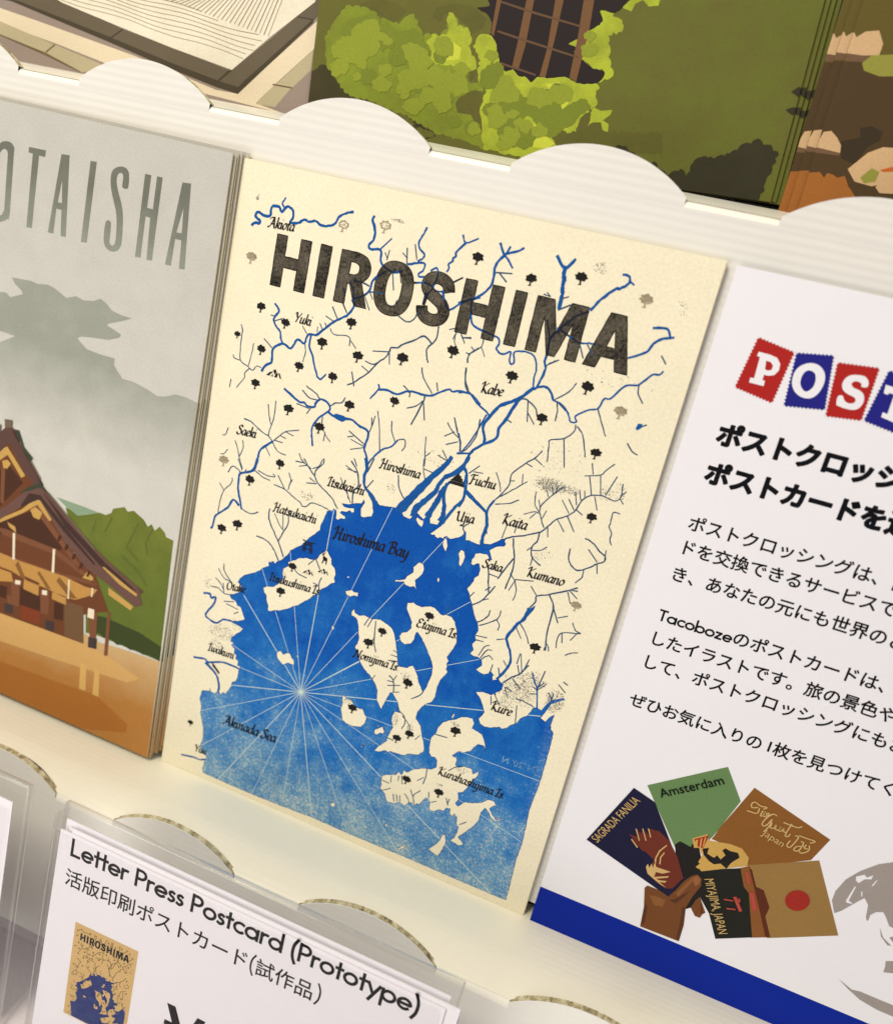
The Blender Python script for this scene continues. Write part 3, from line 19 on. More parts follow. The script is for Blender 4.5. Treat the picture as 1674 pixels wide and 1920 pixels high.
TREES = [(2, 25.11, -8.85), (2, 34.14, -7.22), (1, 5.25, -19.35), (3, 4.56, -36.08), (0, 9.32, -29.0), (0, 15.63, -31.02), (0, 30.68, -27.5), (0, 10.86, -37.92), (0, 24.94, -33.11), (0, 33.47, -33.88), (0, 43.35, -31.9), (0, 53.64, -27.87), (0, 20.46, -39.3), (0, 28.69, -39.59), (0, 10.74, -45.61), (0, 19.65, -49.11), (0, 33.67, -44.54), (0, 43.51, -41.01), (0, 27.68, -51.1), (0, 19.82, -61.78), (0, 54.49, -9.17), (1, 5.65, -65.01), (0, 65.86, -10.77), (0, 75.23, -8.48), (0, 66.75, -29.77), (0, 81.86, -28.07), (0, 74.78, -36.29), (0, 86.89, -40.1), (0, 89.61, -52.9), (1, 88.09, -9.81), (1, 89.27, -31.01), (0, 12.99, -67.64), (0, 7.7, -81.39), (0, 11.56, -79.15), (0, 25.35, -91.74), (0, 51.72, -92.66), (0, 49.06, -96.56), (0, 60.25, -102.82), (0, 48.61, -114.17), (0, 60.73, -117.41), (0, 63.41, -115.15), (0, 27.17, -84.7), (0, 61.59, -85.22), (3, 6.93, -135.22), (1, 91.57, -72.02), (0, 85.81, -84.07), (0, 73.72, -110.09), (0, 65.3, -126.91), (0, 73.55, -126.97)]
NAMES = [('Akiota', '8.39,-12.35 14.24,-12.12'), ('Yuki', '17.54,-30.11 21.58,-30.16'), ('Saeki', '7.90,-57.85 12.85,-57.54'), ('Hiroshima', '43.23,-55.70 52.51,-55.50'), ('Itsukaichi', '31.96,-63.17 40.88,-62.83'), ('Hatsukaichi', '20.04,-72.96 30.91,-72.70'), ('Hiroshima Bay', '35.75,-74.61 53.79,-73.67'), ('Itsukushima Is.', '21.89,-89.82 35.26,-89.15'), ('Otake', '11.28,-95.87 16.32,-95.10'), ('Iwakuni', '8.73,-113.41 16.03,-113.18'), ('Nomijima Is.', '46.25,-101.10 57.48,-100.62'), ('Akinada Sea', '16.26,-131.63 30.84,-131.08'), ('Yuu', '9.18,-142.69 12.65,-142.38'), ('Kabe', '61.21,-34.29 65.79,-33.96'), ('Fuchu', '63.34,-53.33 69.00,-52.96'), ('Ujia', '62.42,-61.96 66.30,-61.50'), ('Kaita', '72.16,-59.57 77.43,-59.40'), ('Saka', '70.38,-70.19 74.69,-69.91'), ('Kumano', '80.05,-69.06 87.93,-68.67'), ('Etajima Is.', '59.11,-88.48 68.90,-88.10'), ('Kure', '80.08,-101.66 84.74,-101.49'), ('Kurahashijima Is.', '72.16,-122.26 88.34,-122.01')]
DUST = [(79.86, -48.82, 3.73, 1.55, 420), (84.02, -48.65, 2.01, 1.03, 90), (91.2, -47.19, 1.96, 1.53, 45), (84.64, -95.37, 4.65, 3.36, 460), (92.97, -94.57, 2.18, 3.13, 300), (87.07, -91.49, 3.3, 2.34, 160), (11.69, -107.31, 4.02, 2.42, 150), (10.86, -111.08, 2.63, 1.33, 60), (27.56, -67.08, 2.29, 1.16, 45), (6.16, -95.95, 1.41, 1.71, 40), (93.6, -46.11, 1.29, 2.36, 35), (81.99, -63.64, 3.14, 2.16, 30), (15.34, -103.71, 1.86, 1.74, 30), (55.1, -50.04, 4.41, 2.14, 40), (78.32, -5.96, 1.86, 1.21, 40), (95.04, -9.31, 1.18, 1.79, 14), (80.21, -43.31, 6.65, 4.09, 50), (25.25, -87.47, 1.32, 1.23, 25), (82.52, -99.18, 2.28, 1.2, 70), (59.59, -101.13, 1.42, 1.23, 40), (59.42, -112.67, 0.84, 2.12, 40), (63.15, -113.39, 0.83, 1.27, 30), (73.28, -108.31, 1.19, 0.62, 25), (77.64, -118.96, 1.6, 0.84, 30), (47.7, -112.91, 1.73, 1.28, 40), (46.89, -59.47, 1.16, 1.48, 20), (20.17, -0.2, 2.22, 0.25, 30), (36.89, -5.55, 2.13, 0.32, 40), (4.69, -7.17, 0.59, 0.99, 14), (87.01, -25.16, 7.77, 1.91, 40), (73.25, -124.78, 0.82, 0.34, 14)]
SHRINE_AT = [[-100.75286, 1.44073, 2.7], [0.99992, -0.01235, 0.0], [0.01235, 0.99992, 0.0]]
SHRINE_ART = [('cloud_print', 'cloud', ['46.46,-37.57 51.87,-37.11 53.92,-37.35 56.78,-36.86 58.59,-37.15 60.89,-38.04 62.28,-38.60 64.80,-37.58 67.03,-38.00 69.58,-37.57 71.60,-36.56 73.41,-37.36 74.83,-38.42 77.44,-38.85 80.40,-38.89 77.62,-40.21 74.37,-41.55 74.00,-42.00 75.34,-42.38 78.01,-43.14 77.68,-43.93 74.84,-45.19 70.56,-45.74 67.12,-46.35 66.31,-46.99 69.17,-48.82 72.71,-49.01 77.05,-48.97 77.02,-50.44 77.79,-51.33 79.74,-53.02 82.75,-52.94 87.13,-53.77 89.35,-54.44 91.40,-54.06 94.14,-52.76 97.03,-52.68 99.57,-53.07 105.20,-52.57 107.99,-69.10 83.34,-76.76 60.69,-79.72 33.54,-75.51 32.08,-52.97 43.87,-50.79 48.56,-50.93 44.10,-53.57 32.28,-56.00 31.48,-43.69 43.13,-41.69 44.96,-41.44 46.41,-42.19 49.94,-40.63 49.41,-39.85 47.49,-38.85']), ('hill_print', 'teal', ['64.61,-87.10 68.55,-87.06 72.76,-87.03 77.55,-87.17 70.74,-90.35']), ('tree_print', 'leaf', ['67.55,-88.98 68.76,-88.96 71.29,-89.90 74.16,-88.70 77.54,-87.07 79.32,-87.12 80.83,-86.10 81.25,-84.82 84.38,-83.39 85.37,-84.26 87.00,-83.48 90.05,-84.81 91.39,-86.19 92.40,-85.23 93.44,-86.55 94.65,-85.11 96.22,-86.14 96.76,-87.10 98.83,-87.34 99.75,-119.81 80.33,-119.75 77.28,-120.33 75.43,-104.55']), ('tree_fold', 'leafdark', ['88.51,-86.10 89.00,-86.35 86.67,-93.04 90.41,-95.60 90.13,-96.12 85.91,-93.51', '85.42,-95.60 90.75,-98.06 93.67,-101.35 93.01,-101.70 90.28,-98.87 85.11,-96.36', '81.06,-86.97 81.55,-87.13 79.88,-91.60 79.27,-91.48', '76.58,-88.97 77.01,-89.09 76.44,-92.74 75.94,-92.59', '92.55,-86.32 93.03,-86.48 91.69,-90.28 92.67,-93.11 92.12,-93.30 91.20,-90.54']), ('hedge_print', 'hedge', ['79.67,-119.42 81.48,-119.02 82.79,-119.68 84.90,-119.27 86.85,-120.14 88.89,-119.46 90.79,-120.05 93.12,-119.43 94.70,-119.96 96.42,-119.40 99.77,-119.92 99.65,-115.87 93.02,-114.35 82.08,-113.93 77.89,-114.92']), ('ground_print', 'ground', ['29.46,-125.59 49.87,-124.14 76.69,-120.56 80.55,-121.52 87.85,-120.79 99.78,-119.97 100.01,-148.93 51.98,-149.98 30.85,-150.72']), ('ground_light', 'sand', ['49.87,-124.14 77.01,-123.35 83.97,-124.16 94.76,-126.89 91.44,-129.41 84.09,-130.01 70.26,-131.32 50.59,-132.92']), ('ground_shade', 'rust', ['51.08,-138.89 70.94,-137.72 82.39,-136.70 93.05,-141.36 92.77,-143.94 79.92,-148.22 77.37,-148.69 51.97,-149.85']), ('post_light', 'straw', ['76.76,-129.35 78.65,-129.21 79.22,-136.79 77.20,-137.01', '81.19,-129.38 82.74,-129.24 83.37,-136.91 81.47,-136.96']), ('shrine_gable', 'wood', ['42.50,-80.53 49.06,-77.54 54.67,-83.21 60.38,-87.81 51.15,-92.91 43.80,-97.48']), ('shrine_wall', 'wood', ['41.17,-97.22 50.04,-91.09 59.38,-87.06 78.35,-103.52 83.36,-112.04 79.59,-113.72 76.10,-115.58 77.05,-123.63 49.92,-124.72 43.23,-125.40']), ('shrine_wall_dark', 'darkwood', ['43.98,-91.37 48.36,-82.49 54.35,-86.50 47.50,-95.18', '47.85,-99.49 59.24,-91.93 68.67,-99.16 66.99,-100.83 53.09,-100.54 44.94,-103.83', '49.26,-116.69 51.87,-116.34 51.84,-119.87 49.54,-120.11', '55.99,-114.86 62.81,-115.29 62.95,-119.89 56.19,-120.63', '66.95,-115.23 69.78,-115.05 70.14,-119.54 67.26,-120.04']), ('shrine_wall_panel', 'panel', ['69.96,-113.84 75.85,-113.39 76.89,-123.40 71.03,-123.59']), ('shrine_door', 'reddoor', ['56.64,-119.87 62.92,-119.61 63.16,-123.34 56.87,-123.80']), ('shrine_beam', 'beam', ['47.25,-84.42 48.53,-84.56 48.81,-93.93 47.73,-94.01', '46.68,-101.00 49.88,-100.50 66.37,-100.77 78.55,-105.11 78.56,-106.22 65.91,-102.31 49.38,-102.34', '47.21,-107.60 66.39,-106.89 79.19,-105.43 79.00,-106.34 66.50,-107.98 47.30,-108.71', '56.66,-91.14 59.14,-90.89 74.00,-102.83 73.53,-104.10', '52.06,-118.61 53.49,-118.39 53.79,-123.29 52.48,-123.48', '53.00,-114.20 55.58,-113.86 56.19,-120.63 53.59,-121.00', '62.31,-113.46 65.13,-113.02 65.48,-119.53 62.95,-119.89', '77.20,-114.32 80.18,-113.50 80.80,-123.64 79.28,-123.94', '83.07,-112.14 84.00,-111.80 84.60,-124.21 83.52,-124.51']), ('shrine_pillar_base', 'slate', ['51.30,-121.25 54.10,-120.81 54.33,-123.39 51.51,-123.83', '64.70,-121.29 67.54,-120.81 67.65,-123.70 64.99,-124.12', '78.31,-121.10 80.94,-120.68 81.05,-123.66 78.48,-124.07']), ('gold_trim', 'gold', ['45.11,-81.34 48.65,-78.60 54.79,-84.50 53.63,-85.39 48.96,-80.72 46.51,-83.04', '58.38,-89.51 59.94,-89.55 64.03,-93.35 63.18,-94.01 59.14,-90.89 55.08,-94.37 47.85,-99.49 47.77,-98.41 54.39,-93.77', '47.43,-82.77 48.95,-82.04 50.14,-82.74 49.15,-84.37 47.89,-84.49', '57.14,-92.88 58.59,-91.71 60.85,-92.49 60.13,-94.63 58.24,-94.54', '75.92,-103.54 77.87,-104.52 77.67,-105.42 74.64,-105.66', '82.53,-105.46 90.36,-108.05 89.64,-109.32 82.78,-107.48', '71.10,-98.88 72.98,-99.33 73.10,-100.39 71.25,-100.20', '50.34,-98.40 52.95,-98.92 53.40,-100.44 51.08,-99.54']), ('straw_rope', 'rope', ['47.21,-107.60 50.48,-107.62 55.02,-107.75 58.86,-107.56 63.29,-107.42 69.55,-107.18 75.80,-107.76 79.42,-107.30 78.42,-109.06 73.24,-112.36 69.54,-112.85 64.43,-112.41 58.03,-112.41 52.75,-111.40 47.52,-111.51', '47.57,-112.07 52.80,-111.96 53.66,-114.25 47.88,-116.02', '56.97,-111.35 61.81,-111.63 61.85,-115.35 56.99,-115.09', '66.05,-112.68 70.45,-112.52 70.51,-114.79 66.07,-114.69']), ('rope_shade', 'ropedark', ['54.71,-107.86 57.69,-112.24 56.08,-112.24 53.87,-109.29', '61.48,-108.34 65.69,-112.24 64.10,-112.24 60.92,-109.10', '67.74,-107.82 73.81,-111.87 71.38,-112.47 66.95,-109.23']), ('white_tie', 'tie', ['52.35,-100.79 53.10,-100.65 53.62,-107.96 52.85,-108.05', '65.01,-100.96 65.75,-100.82 66.05,-107.29 65.31,-107.44', '70.54,-107.68 71.01,-107.51 71.29,-112.78 70.87,-112.94', '77.72,-107.35 78.20,-107.29 78.19,-109.71 77.77,-109.86', '54.24,-113.47 56.03,-113.12 55.94,-114.30 54.21,-114.63', '62.93,-113.24 64.49,-112.96 64.50,-114.28 62.93,-114.56', '77.36,-113.12 79.20,-113.01 79.33,-115.64 77.37,-115.80']), ('upper_roof', 'plum', ['47.64,-74.05 50.07,-73.35 52.46,-76.02 56.24,-80.10 60.12,-85.23 67.75,-90.79 78.80,-97.34 87.66,-101.32 92.74,-103.05 90.56,-105.21 85.67,-104.22 78.03,-100.88 66.34,-94.76 60.48,-88.84 57.08,-85.65 54.07,-83.39 49.18,-77.50 46.34,-80.98 42.78,-84.17 42.38,-78.98 45.92,-75.85']), ('lower_roof', 'plumlight', ['56.29,-87.23 60.23,-86.26 67.81,-91.30 80.08,-97.98 90.76,-102.40 92.82,-106.59 90.93,-107.84 83.38,-105.04 75.82,-102.75 68.55,-98.10 59.58,-89.13 54.32,-92.98 47.79,-98.68 44.05,-100.74 43.88,-98.56 49.38,-94.57']), ('roof_shadow_line', 'plumdark', ['60.28,-86.77 68.86,-92.57 80.85,-99.35 90.94,-103.70 87.96,-103.51 79.19,-100.47 68.09,-93.90']), ('eave_line', 'gold', ['80.13,-100.80 80.64,-100.51 87.93,-103.30 91.04,-104.38 90.77,-105.03 85.59,-103.59']), ('roof_line', 'plumdark', ['49.90,-74.28 50.49,-74.00 60.55,-85.20 60.09,-85.55', '56.43,-88.63 59.85,-88.08 68.09,-93.90 78.00,-100.61 77.69,-101.10 67.61,-95.15 59.59,-89.23 54.32,-92.98 54.16,-92.60']), ('roof_light', 'taupe', ['52.19,-76.36 52.65,-76.06 59.67,-83.78 59.33,-84.10', '61.82,-86.82 62.29,-86.56 77.52,-96.69 77.21,-97.12']), ('rafter', 'darkwood', ['66.54,-96.59 67.29,-96.67 66.74,-98.44 66.10,-98.27', '68.88,-98.27 69.69,-98.37 69.14,-100.10 68.44,-99.90', '71.35,-100.00 72.15,-100.06 71.55,-101.81 70.91,-101.59', '73.75,-101.71 74.50,-101.83 73.94,-103.41 73.30,-103.19', '76.18,-103.17 76.87,-103.37 76.38,-104.88 75.75,-104.71']), ('roof_ridge', 'pine', ['50.40,-73.62 51.93,-73.49 52.82,-75.14 53.80,-77.18 56.78,-79.31 55.96,-80.45 54.25,-78.61 51.77,-75.18', '53.37,-89.49 56.85,-86.52 59.47,-84.90 61.82,-86.82 59.59,-86.03 56.37,-88.01']), ('ridge_ornament', 'taupe', ['47.34,-71.92 49.78,-71.53 49.76,-73.44 47.64,-74.05', '45.12,-73.74 46.49,-73.61 46.51,-75.42 45.31,-76.03'])]
SHRINE_TITLE = [['39.66,-11.30 40.46,-9.16 41.30,-8.51 42.37,-8.21 43.70,-8.30 44.65,-9.21 44.62,-10.38 44.57,-23.58 44.00,-24.74 42.72,-25.63 40.95,-26.14 39.62,-25.48 39.34,-24.32', '40.71,-11.10 41.22,-10.28 41.94,-9.88 42.66,-10.08 42.98,-10.68 42.95,-23.05 42.37,-24.21 41.72,-24.52 41.16,-24.29 40.91,-23.47'], ['48.70,-8.24 53.33,-8.16 53.26,-9.55 51.58,-9.54 51.06,-25.33 49.52,-25.48 49.85,-9.47 48.64,-9.43'], ['57.58,-8.12 59.75,-7.94 60.60,-25.28 59.18,-25.38 58.84,-19.78 57.41,-19.73 57.12,-25.24 55.60,-25.33', '58.32,-13.38 57.65,-18.34 58.80,-18.27'], ['65.39,-8.04 67.03,-7.96 66.39,-25.29 64.79,-25.47'], ['75.70,-11.75 75.65,-9.35 75.35,-8.29 74.34,-7.69 72.94,-7.80 71.61,-8.53 71.06,-9.60 71.10,-11.53 71.74,-13.68 73.08,-16.68 73.65,-18.87 73.91,-22.14 73.80,-23.85 73.24,-24.41 72.68,-24.26 72.33,-23.49 72.26,-19.66 70.85,-19.72 70.74,-22.83 71.03,-24.45 71.91,-25.44 73.41,-25.69 74.60,-25.19 75.46,-23.82 75.47,-20.81 75.13,-17.57 74.39,-15.10 73.18,-12.74 72.61,-10.91 72.69,-9.61 73.30,-9.01 73.92,-9.11 74.24,-9.95 74.20,-11.82'], ['79.60,-8.01 81.18,-7.96 81.07,-14.71 82.56,-14.73 82.64,-7.93 84.06,-7.88 83.80,-25.33 82.40,-25.48 82.14,-16.60 80.93,-16.53 80.82,-25.33 79.40,-25.47'], ['89.03,-7.91 91.13,-7.75 92.26,-25.32 90.84,-25.48 90.56,-19.54 88.98,-19.56 88.73,-25.29 87.22,-25.40', '90.07,-12.86 89.08,-18.16 90.42,-18.11']]
GREEN_AT = [[-6.14551, 166.19659, -20.5], [0.99867, 0.05146, 0.0], [-0.05146, 0.99867, 0.0]]
GREEN_W = 102.66
GREEN_ART = [('leaf_base', 'moss', ['-7.26,-128.31 51.84,-124.22 97.22,-121.07 110.60,-169.23 0.34,-186.92']), ('leaf_shade', 'darkleaf', ['-0.33,-144.57 2.72,-142.54 4.31,-143.74 6.74,-145.84 9.28,-147.14 9.68,-148.27 13.04,-148.89 16.35,-149.33 20.30,-151.04 24.19,-152.55 27.93,-153.30 31.51,-153.28 30.83,-154.51 28.26,-155.20 24.90,-156.77 17.66,-157.63 -4.12,-160.21 -1.12,-149.37', '23.88,-150.65 25.08,-149.75 26.12,-150.60 28.01,-151.16 28.83,-152.04 29.03,-153.17 30.63,-153.38 31.67,-154.22 28.20,-154.82 25.91,-151.98']), ('leaf_mid', 'midleaf', ['3.68,-142.64 6.74,-145.84 9.62,-147.88 17.23,-149.04 23.88,-150.65 31.51,-153.28 42.37,-155.09 41.72,-151.73 38.63,-149.05 34.95,-147.94 35.10,-146.42 37.73,-144.28 40.32,-144.39 40.46,-142.90 37.52,-143.19 36.41,-141.82 38.02,-140.19 37.41,-138.05 35.60,-137.49 35.77,-133.85 34.70,-132.68 32.99,-132.64 31.83,-130.93 30.47,-130.50 30.53,-133.20 29.09,-134.77 27.31,-134.55 25.23,-135.09 23.56,-133.04 22.39,-131.31 20.68,-131.62 19.20,-133.38 17.83,-133.13 16.33,-132.14 15.06,-132.61 13.55,-131.62 10.26,-130.77 6.65,-131.04 4.64,-133.05 2.47,-137.38']), ('leaf_bright', 'brightleaf', ['30.47,-130.50 31.86,-131.11 32.61,-132.85 34.70,-132.68 35.80,-134.03 35.54,-136.04 36.29,-137.79 37.75,-138.75 37.82,-140.21 35.78,-140.77 33.53,-140.24 30.85,-139.75 29.20,-140.28 27.71,-139.30 27.89,-137.81 26.28,-136.11 27.38,-134.91 29.12,-134.95 30.33,-134.48 30.95,-133.16 30.27,-131.78', '37.84,-133.68 39.94,-133.68 40.97,-134.67 41.76,-136.58 42.72,-137.21 43.00,-138.63 44.51,-139.94 46.07,-139.43 47.58,-140.74 49.24,-140.76 50.23,-141.57 51.62,-140.35 53.69,-140.51 55.60,-139.97 57.61,-139.95 59.80,-140.81 62.48,-140.37 64.10,-140.56 64.50,-144.09 61.77,-148.00 61.77,-149.83 59.87,-150.41 58.92,-149.78 57.23,-151.45 58.42,-153.17 51.94,-156.02 42.82,-155.22 41.87,-152.48 40.60,-150.35 40.46,-147.35 40.87,-145.07 41.50,-143.90 40.04,-142.94 38.86,-141.21 38.66,-137.94 37.00,-135.91', '61.76,-127.58 62.67,-127.34 64.67,-127.70 64.45,-128.39 66.48,-128.91 66.49,-130.61 64.38,-131.47 65.31,-135.54 66.85,-138.89 65.44,-139.55 64.41,-140.18 65.25,-138.69 64.63,-137.69 62.71,-137.87 61.32,-136.95 59.62,-136.40 58.15,-135.13 58.78,-134.37 56.69,-133.85 56.93,-133.14 58.44,-132.83 59.72,-131.51 61.11,-130.71 62.48,-129.91 62.63,-128.87', '64.27,-144.83 65.98,-145.37 68.24,-144.94 68.06,-145.86 66.76,-147.08 68.08,-147.66 68.29,-149.45 67.24,-149.20 66.45,-147.48 64.90,-147.65 63.97,-148.85 63.89,-146.67', '65.33,-123.95 73.05,-123.41 72.88,-125.73 71.09,-126.03 69.71,-124.97 68.39,-125.73 67.96,-127.11 65.94,-126.59']), ('leaf_yellow', 'yellowleaf', ['50.71,-149.97 51.78,-149.11 53.52,-149.47 55.97,-149.38 56.68,-150.78 56.03,-151.59 57.87,-152.50 56.45,-153.60 53.17,-153.80 51.56,-152.11', '53.51,-141.61 56.22,-140.98 58.10,-142.23 59.03,-144.66 57.43,-146.65 55.69,-146.10 55.56,-143.57', '28.49,-136.28 31.34,-135.31 34.14,-136.52 34.11,-138.72 30.78,-139.39 29.30,-138.42']), ('leaf_hollow', 'olive', ['34.81,-147.20 35.85,-145.78 37.83,-144.83 38.57,-144.19 40.39,-144.75 40.88,-146.19 40.11,-147.77 41.09,-149.54 41.79,-152.10 40.32,-151.13 38.63,-149.05 35.58,-149.00', '36.69,-141.05 38.23,-140.17 38.09,-141.65 37.39,-142.46', '56.60,-150.42 57.69,-149.74 59.36,-149.92 59.95,-150.77 62.17,-149.78 62.01,-147.24 62.95,-146.05 64.20,-146.28 63.89,-148.49 64.90,-147.65 66.53,-147.83 67.32,-149.56 79.08,-148.21 79.93,-151.69 58.42,-153.17', '27.28,-129.49 30.54,-128.53 34.77,-128.57 36.63,-129.50 38.54,-130.77 38.05,-132.59 35.77,-133.85 34.60,-132.15 32.28,-131.08 30.79,-129.94 29.17,-130.42 28.58,-131.91 26.75,-131.33', '9.70,-130.07 13.98,-128.66 18.55,-129.42 20.53,-130.72 18.27,-133.09 15.44,-132.21 13.50,-131.26']), ('lattice_dark', 'aubergine', ['36.08,-128.83 38.89,-128.27 39.91,-125.04 65.55,-123.27 66.24,-126.23 64.67,-127.70 62.67,-127.34 61.76,-127.58 62.71,-129.21 61.11,-130.71 59.72,-131.51 58.44,-132.83 56.69,-133.85 58.78,-134.37 58.15,-135.13 60.01,-136.37 62.71,-137.87 64.90,-138.02 65.14,-139.05 64.06,-140.39 61.78,-140.79 60.19,-140.77 57.61,-139.95 55.64,-140.14 53.69,-140.51 51.63,-140.42 50.45,-141.62 49.24,-140.76 47.57,-140.67 46.09,-139.51 44.55,-140.12 43.00,-138.63 41.38,-134.64 39.91,-133.51 39.91,-131.37 38.34,-129.72']), ('lattice_post', 'postbrown', ['40.18,-126.42 41.20,-126.35 40.80,-133.79 40.08,-133.31', '46.41,-125.97 48.00,-125.86 47.85,-134.97 47.28,-139.25 45.80,-139.10 46.15,-133.70', '52.32,-125.55 54.07,-125.42 53.72,-133.06 53.25,-140.37 51.94,-140.32 52.51,-134.92', '58.07,-125.82 60.17,-125.66 60.34,-130.77 59.76,-140.64 58.20,-139.90 58.33,-132.32']), ('lattice_rail', 'railbrown', ['41.16,-127.22 48.37,-128.60 58.69,-130.39 58.69,-130.73 48.25,-129.03 41.15,-127.57', '41.40,-132.60 48.24,-133.87 59.12,-135.92 59.12,-136.27 48.12,-134.31 41.38,-132.96', '43.17,-138.44 51.13,-139.97 51.12,-140.33 43.12,-138.84']), ('lower_leaf', 'shadowleaf', ['70.36,-151.75 72.24,-151.35 73.21,-152.14 74.90,-152.66 75.80,-154.01 78.72,-154.01 81.31,-155.14 82.23,-155.75 84.19,-154.41 86.02,-155.63 86.23,-152.72 87.97,-151.43 89.87,-151.55 92.21,-150.56 95.31,-148.43 97.36,-147.32 98.80,-148.02 99.89,-148.06 101.34,-149.45 100.17,-159.87 85.24,-158.65 78.05,-154.46']), ('leaf_tip', 'shadowleaf', ['101.08,-138.25 102.21,-137.30 104.45,-137.91 104.39,-138.91 102.71,-139.08', '100.92,-141.45 102.14,-140.82 104.35,-141.25 103.91,-142.14 102.17,-142.16'])]
FLOWER_AT = [[107.56239, 166.38522, -20.2], [0.9999, 0.01386, 0.0], [-0.01386, 0.9999, 0.0]]
FLOWER_ART = [('water_base', 'dimleaf', ['-17.74,-116.03 11.08,-112.97 27.26,-158.79 -2.60,-164.74']), ('water_shade', 'dimbrown', ['-13.94,-128.24 8.53,-125.98 16.10,-127.20 27.26,-158.79 -2.60,-164.74']), ('pond_leaf', 'pondshade', ['3.86,-140.11 6.91,-138.97 6.38,-137.37 8.21,-136.76 10.45,-137.42 10.35,-139.10 8.74,-140.36 7.44,-143.62 4.82,-143.02']), ('stone_print', 'petal', ['-1.15,-122.89 0.21,-121.93 0.78,-122.66 2.08,-121.55 4.25,-121.13 5.60,-123.17 5.59,-125.08 2.72,-125.45 -3.04,-125.37 -3.27,-123.63', '-0.11,-140.73 0.36,-138.96 1.63,-138.59 2.99,-139.57 4.07,-140.76 4.34,-142.08 -0.02,-142.08']), ('stone_shade', 'petaldark', ['-3.04,-125.37 2.72,-125.45 5.64,-125.23 5.26,-126.08 3.08,-126.53 -2.91,-126.82', '-1.57,-141.64 4.34,-142.08 4.33,-142.59 -0.87,-142.73']), ('lily_pad', 'lily', ['3.13,-126.68 4.32,-125.24 8.06,-124.61 10.72,-124.74 11.77,-127.78 6.74,-128.46 3.87,-127.87']), ('petal_print', 'petal', ['6.56,-144.62 9.07,-141.32 11.31,-139.96 15.86,-139.57 17.18,-143.38 13.39,-146.05 11.62,-146.87 8.42,-146.55']), ('petal_print', 'petal', ['12.32,-146.92 12.95,-144.76 15.17,-143.37 17.18,-143.38 18.52,-147.22 13.30,-147.78']), ('petal_heart', 'ember', ['11.98,-143.90 14.32,-142.84 16.96,-142.74 17.13,-143.22 12.73,-144.12']), ('petal_green', 'lily', ['9.18,-145.73 10.58,-143.79 12.09,-144.22 11.99,-145.95 10.16,-146.60']), ('reed_print', 'amber', ['-7.95,-147.54 -2.74,-146.86 1.92,-145.91 2.91,-146.78 3.31,-145.85 4.41,-146.01 5.24,-146.39 6.45,-145.85 7.76,-147.70 9.07,-148.51 9.84,-149.77 8.19,-153.23 -0.01,-155.44 -7.27,-155.67']), ('reed_dark', 'dimbrown', ['8.52,-146.88 13.30,-147.78 18.63,-147.55 19.86,-151.11 10.17,-150.76 9.73,-149.44 7.70,-147.54'])]
GARDEN_AT = [[-107.18351, 161.00324, -22.3], [0.99867, 0.05146, 0.0], [-0.05146, 0.99867, 0.0]]
GARDEN_ART = [('paving_light', 'sandpale', ['8.06,-137.08 23.66,-139.75 52.35,-144.93 75.84,-150.18 81.56,-150.43 100.22,-133.69 102.20,-134.30 100.06,-139.48 91.33,-147.42 86.84,-151.94 95.08,-153.51 58.20,-149.84 44.16,-147.36 29.68,-144.38 8.11,-140.54']), ('paving_stone', 'khaki', ['8.11,-140.33 11.76,-140.69 29.11,-144.64 25.97,-146.77 11.81,-143.73 8.14,-142.72', '29.40,-144.62 42.47,-147.52 44.83,-149.00 36.90,-150.10 26.26,-146.75', '91.35,-147.62 100.08,-139.56 99.93,-143.80 95.83,-147.77', '91.10,-147.64 95.59,-147.80 91.92,-152.22 86.87,-152.14']), ('paving_joint', 'joint', ['8.14,-142.72 11.81,-143.64 26.26,-146.62 36.89,-149.84 37.48,-150.22 29.85,-148.25 8.15,-143.42', '28.82,-144.54 29.23,-144.68 26.38,-146.82 25.91,-146.69', '90.73,-147.40 95.81,-147.62 95.75,-147.94 90.67,-147.72']), ('paving_lavender', 'lavender', ['8.15,-143.51 11.82,-143.95 26.28,-147.27 36.91,-150.18 36.73,-152.37 11.93,-150.33 8.22,-149.33', '99.96,-143.99 99.75,-151.39 91.97,-152.62']), ('frame_top', 'umber', ['6.81,-133.74 29.26,-134.27 48.66,-139.42 79.51,-145.73 89.18,-138.08 100.48,-128.75 102.54,-130.10 99.28,-133.77 88.77,-142.86 81.40,-149.01 78.28,-148.70 63.25,-145.60 45.48,-141.55 17.64,-135.74 6.82,-135.03']), ('frame_side', 'umberdark', ['6.82,-135.03 17.64,-135.74 45.48,-141.55 63.25,-145.60 76.68,-148.25 81.66,-148.98 99.23,-133.39 99.32,-134.07 81.82,-150.49 75.78,-149.57 62.28,-146.73 44.42,-142.48 15.27,-135.91 6.83,-135.45']), ('frame_joint', 'umberdark', ['48.67,-139.50 49.12,-139.63 45.94,-141.73 45.37,-141.61', '78.98,-145.58 79.76,-145.70 76.68,-148.25 76.15,-148.09', '95.36,-133.12 99.23,-133.39 99.17,-133.66 95.30,-133.39']), ('raked_gravel', 'gravel', ['25.76,-133.26 99.34,-127.33 99.23,-129.97 89.13,-137.69 79.74,-145.54 62.97,-142.33 48.65,-139.22 31.02,-135.18'])]
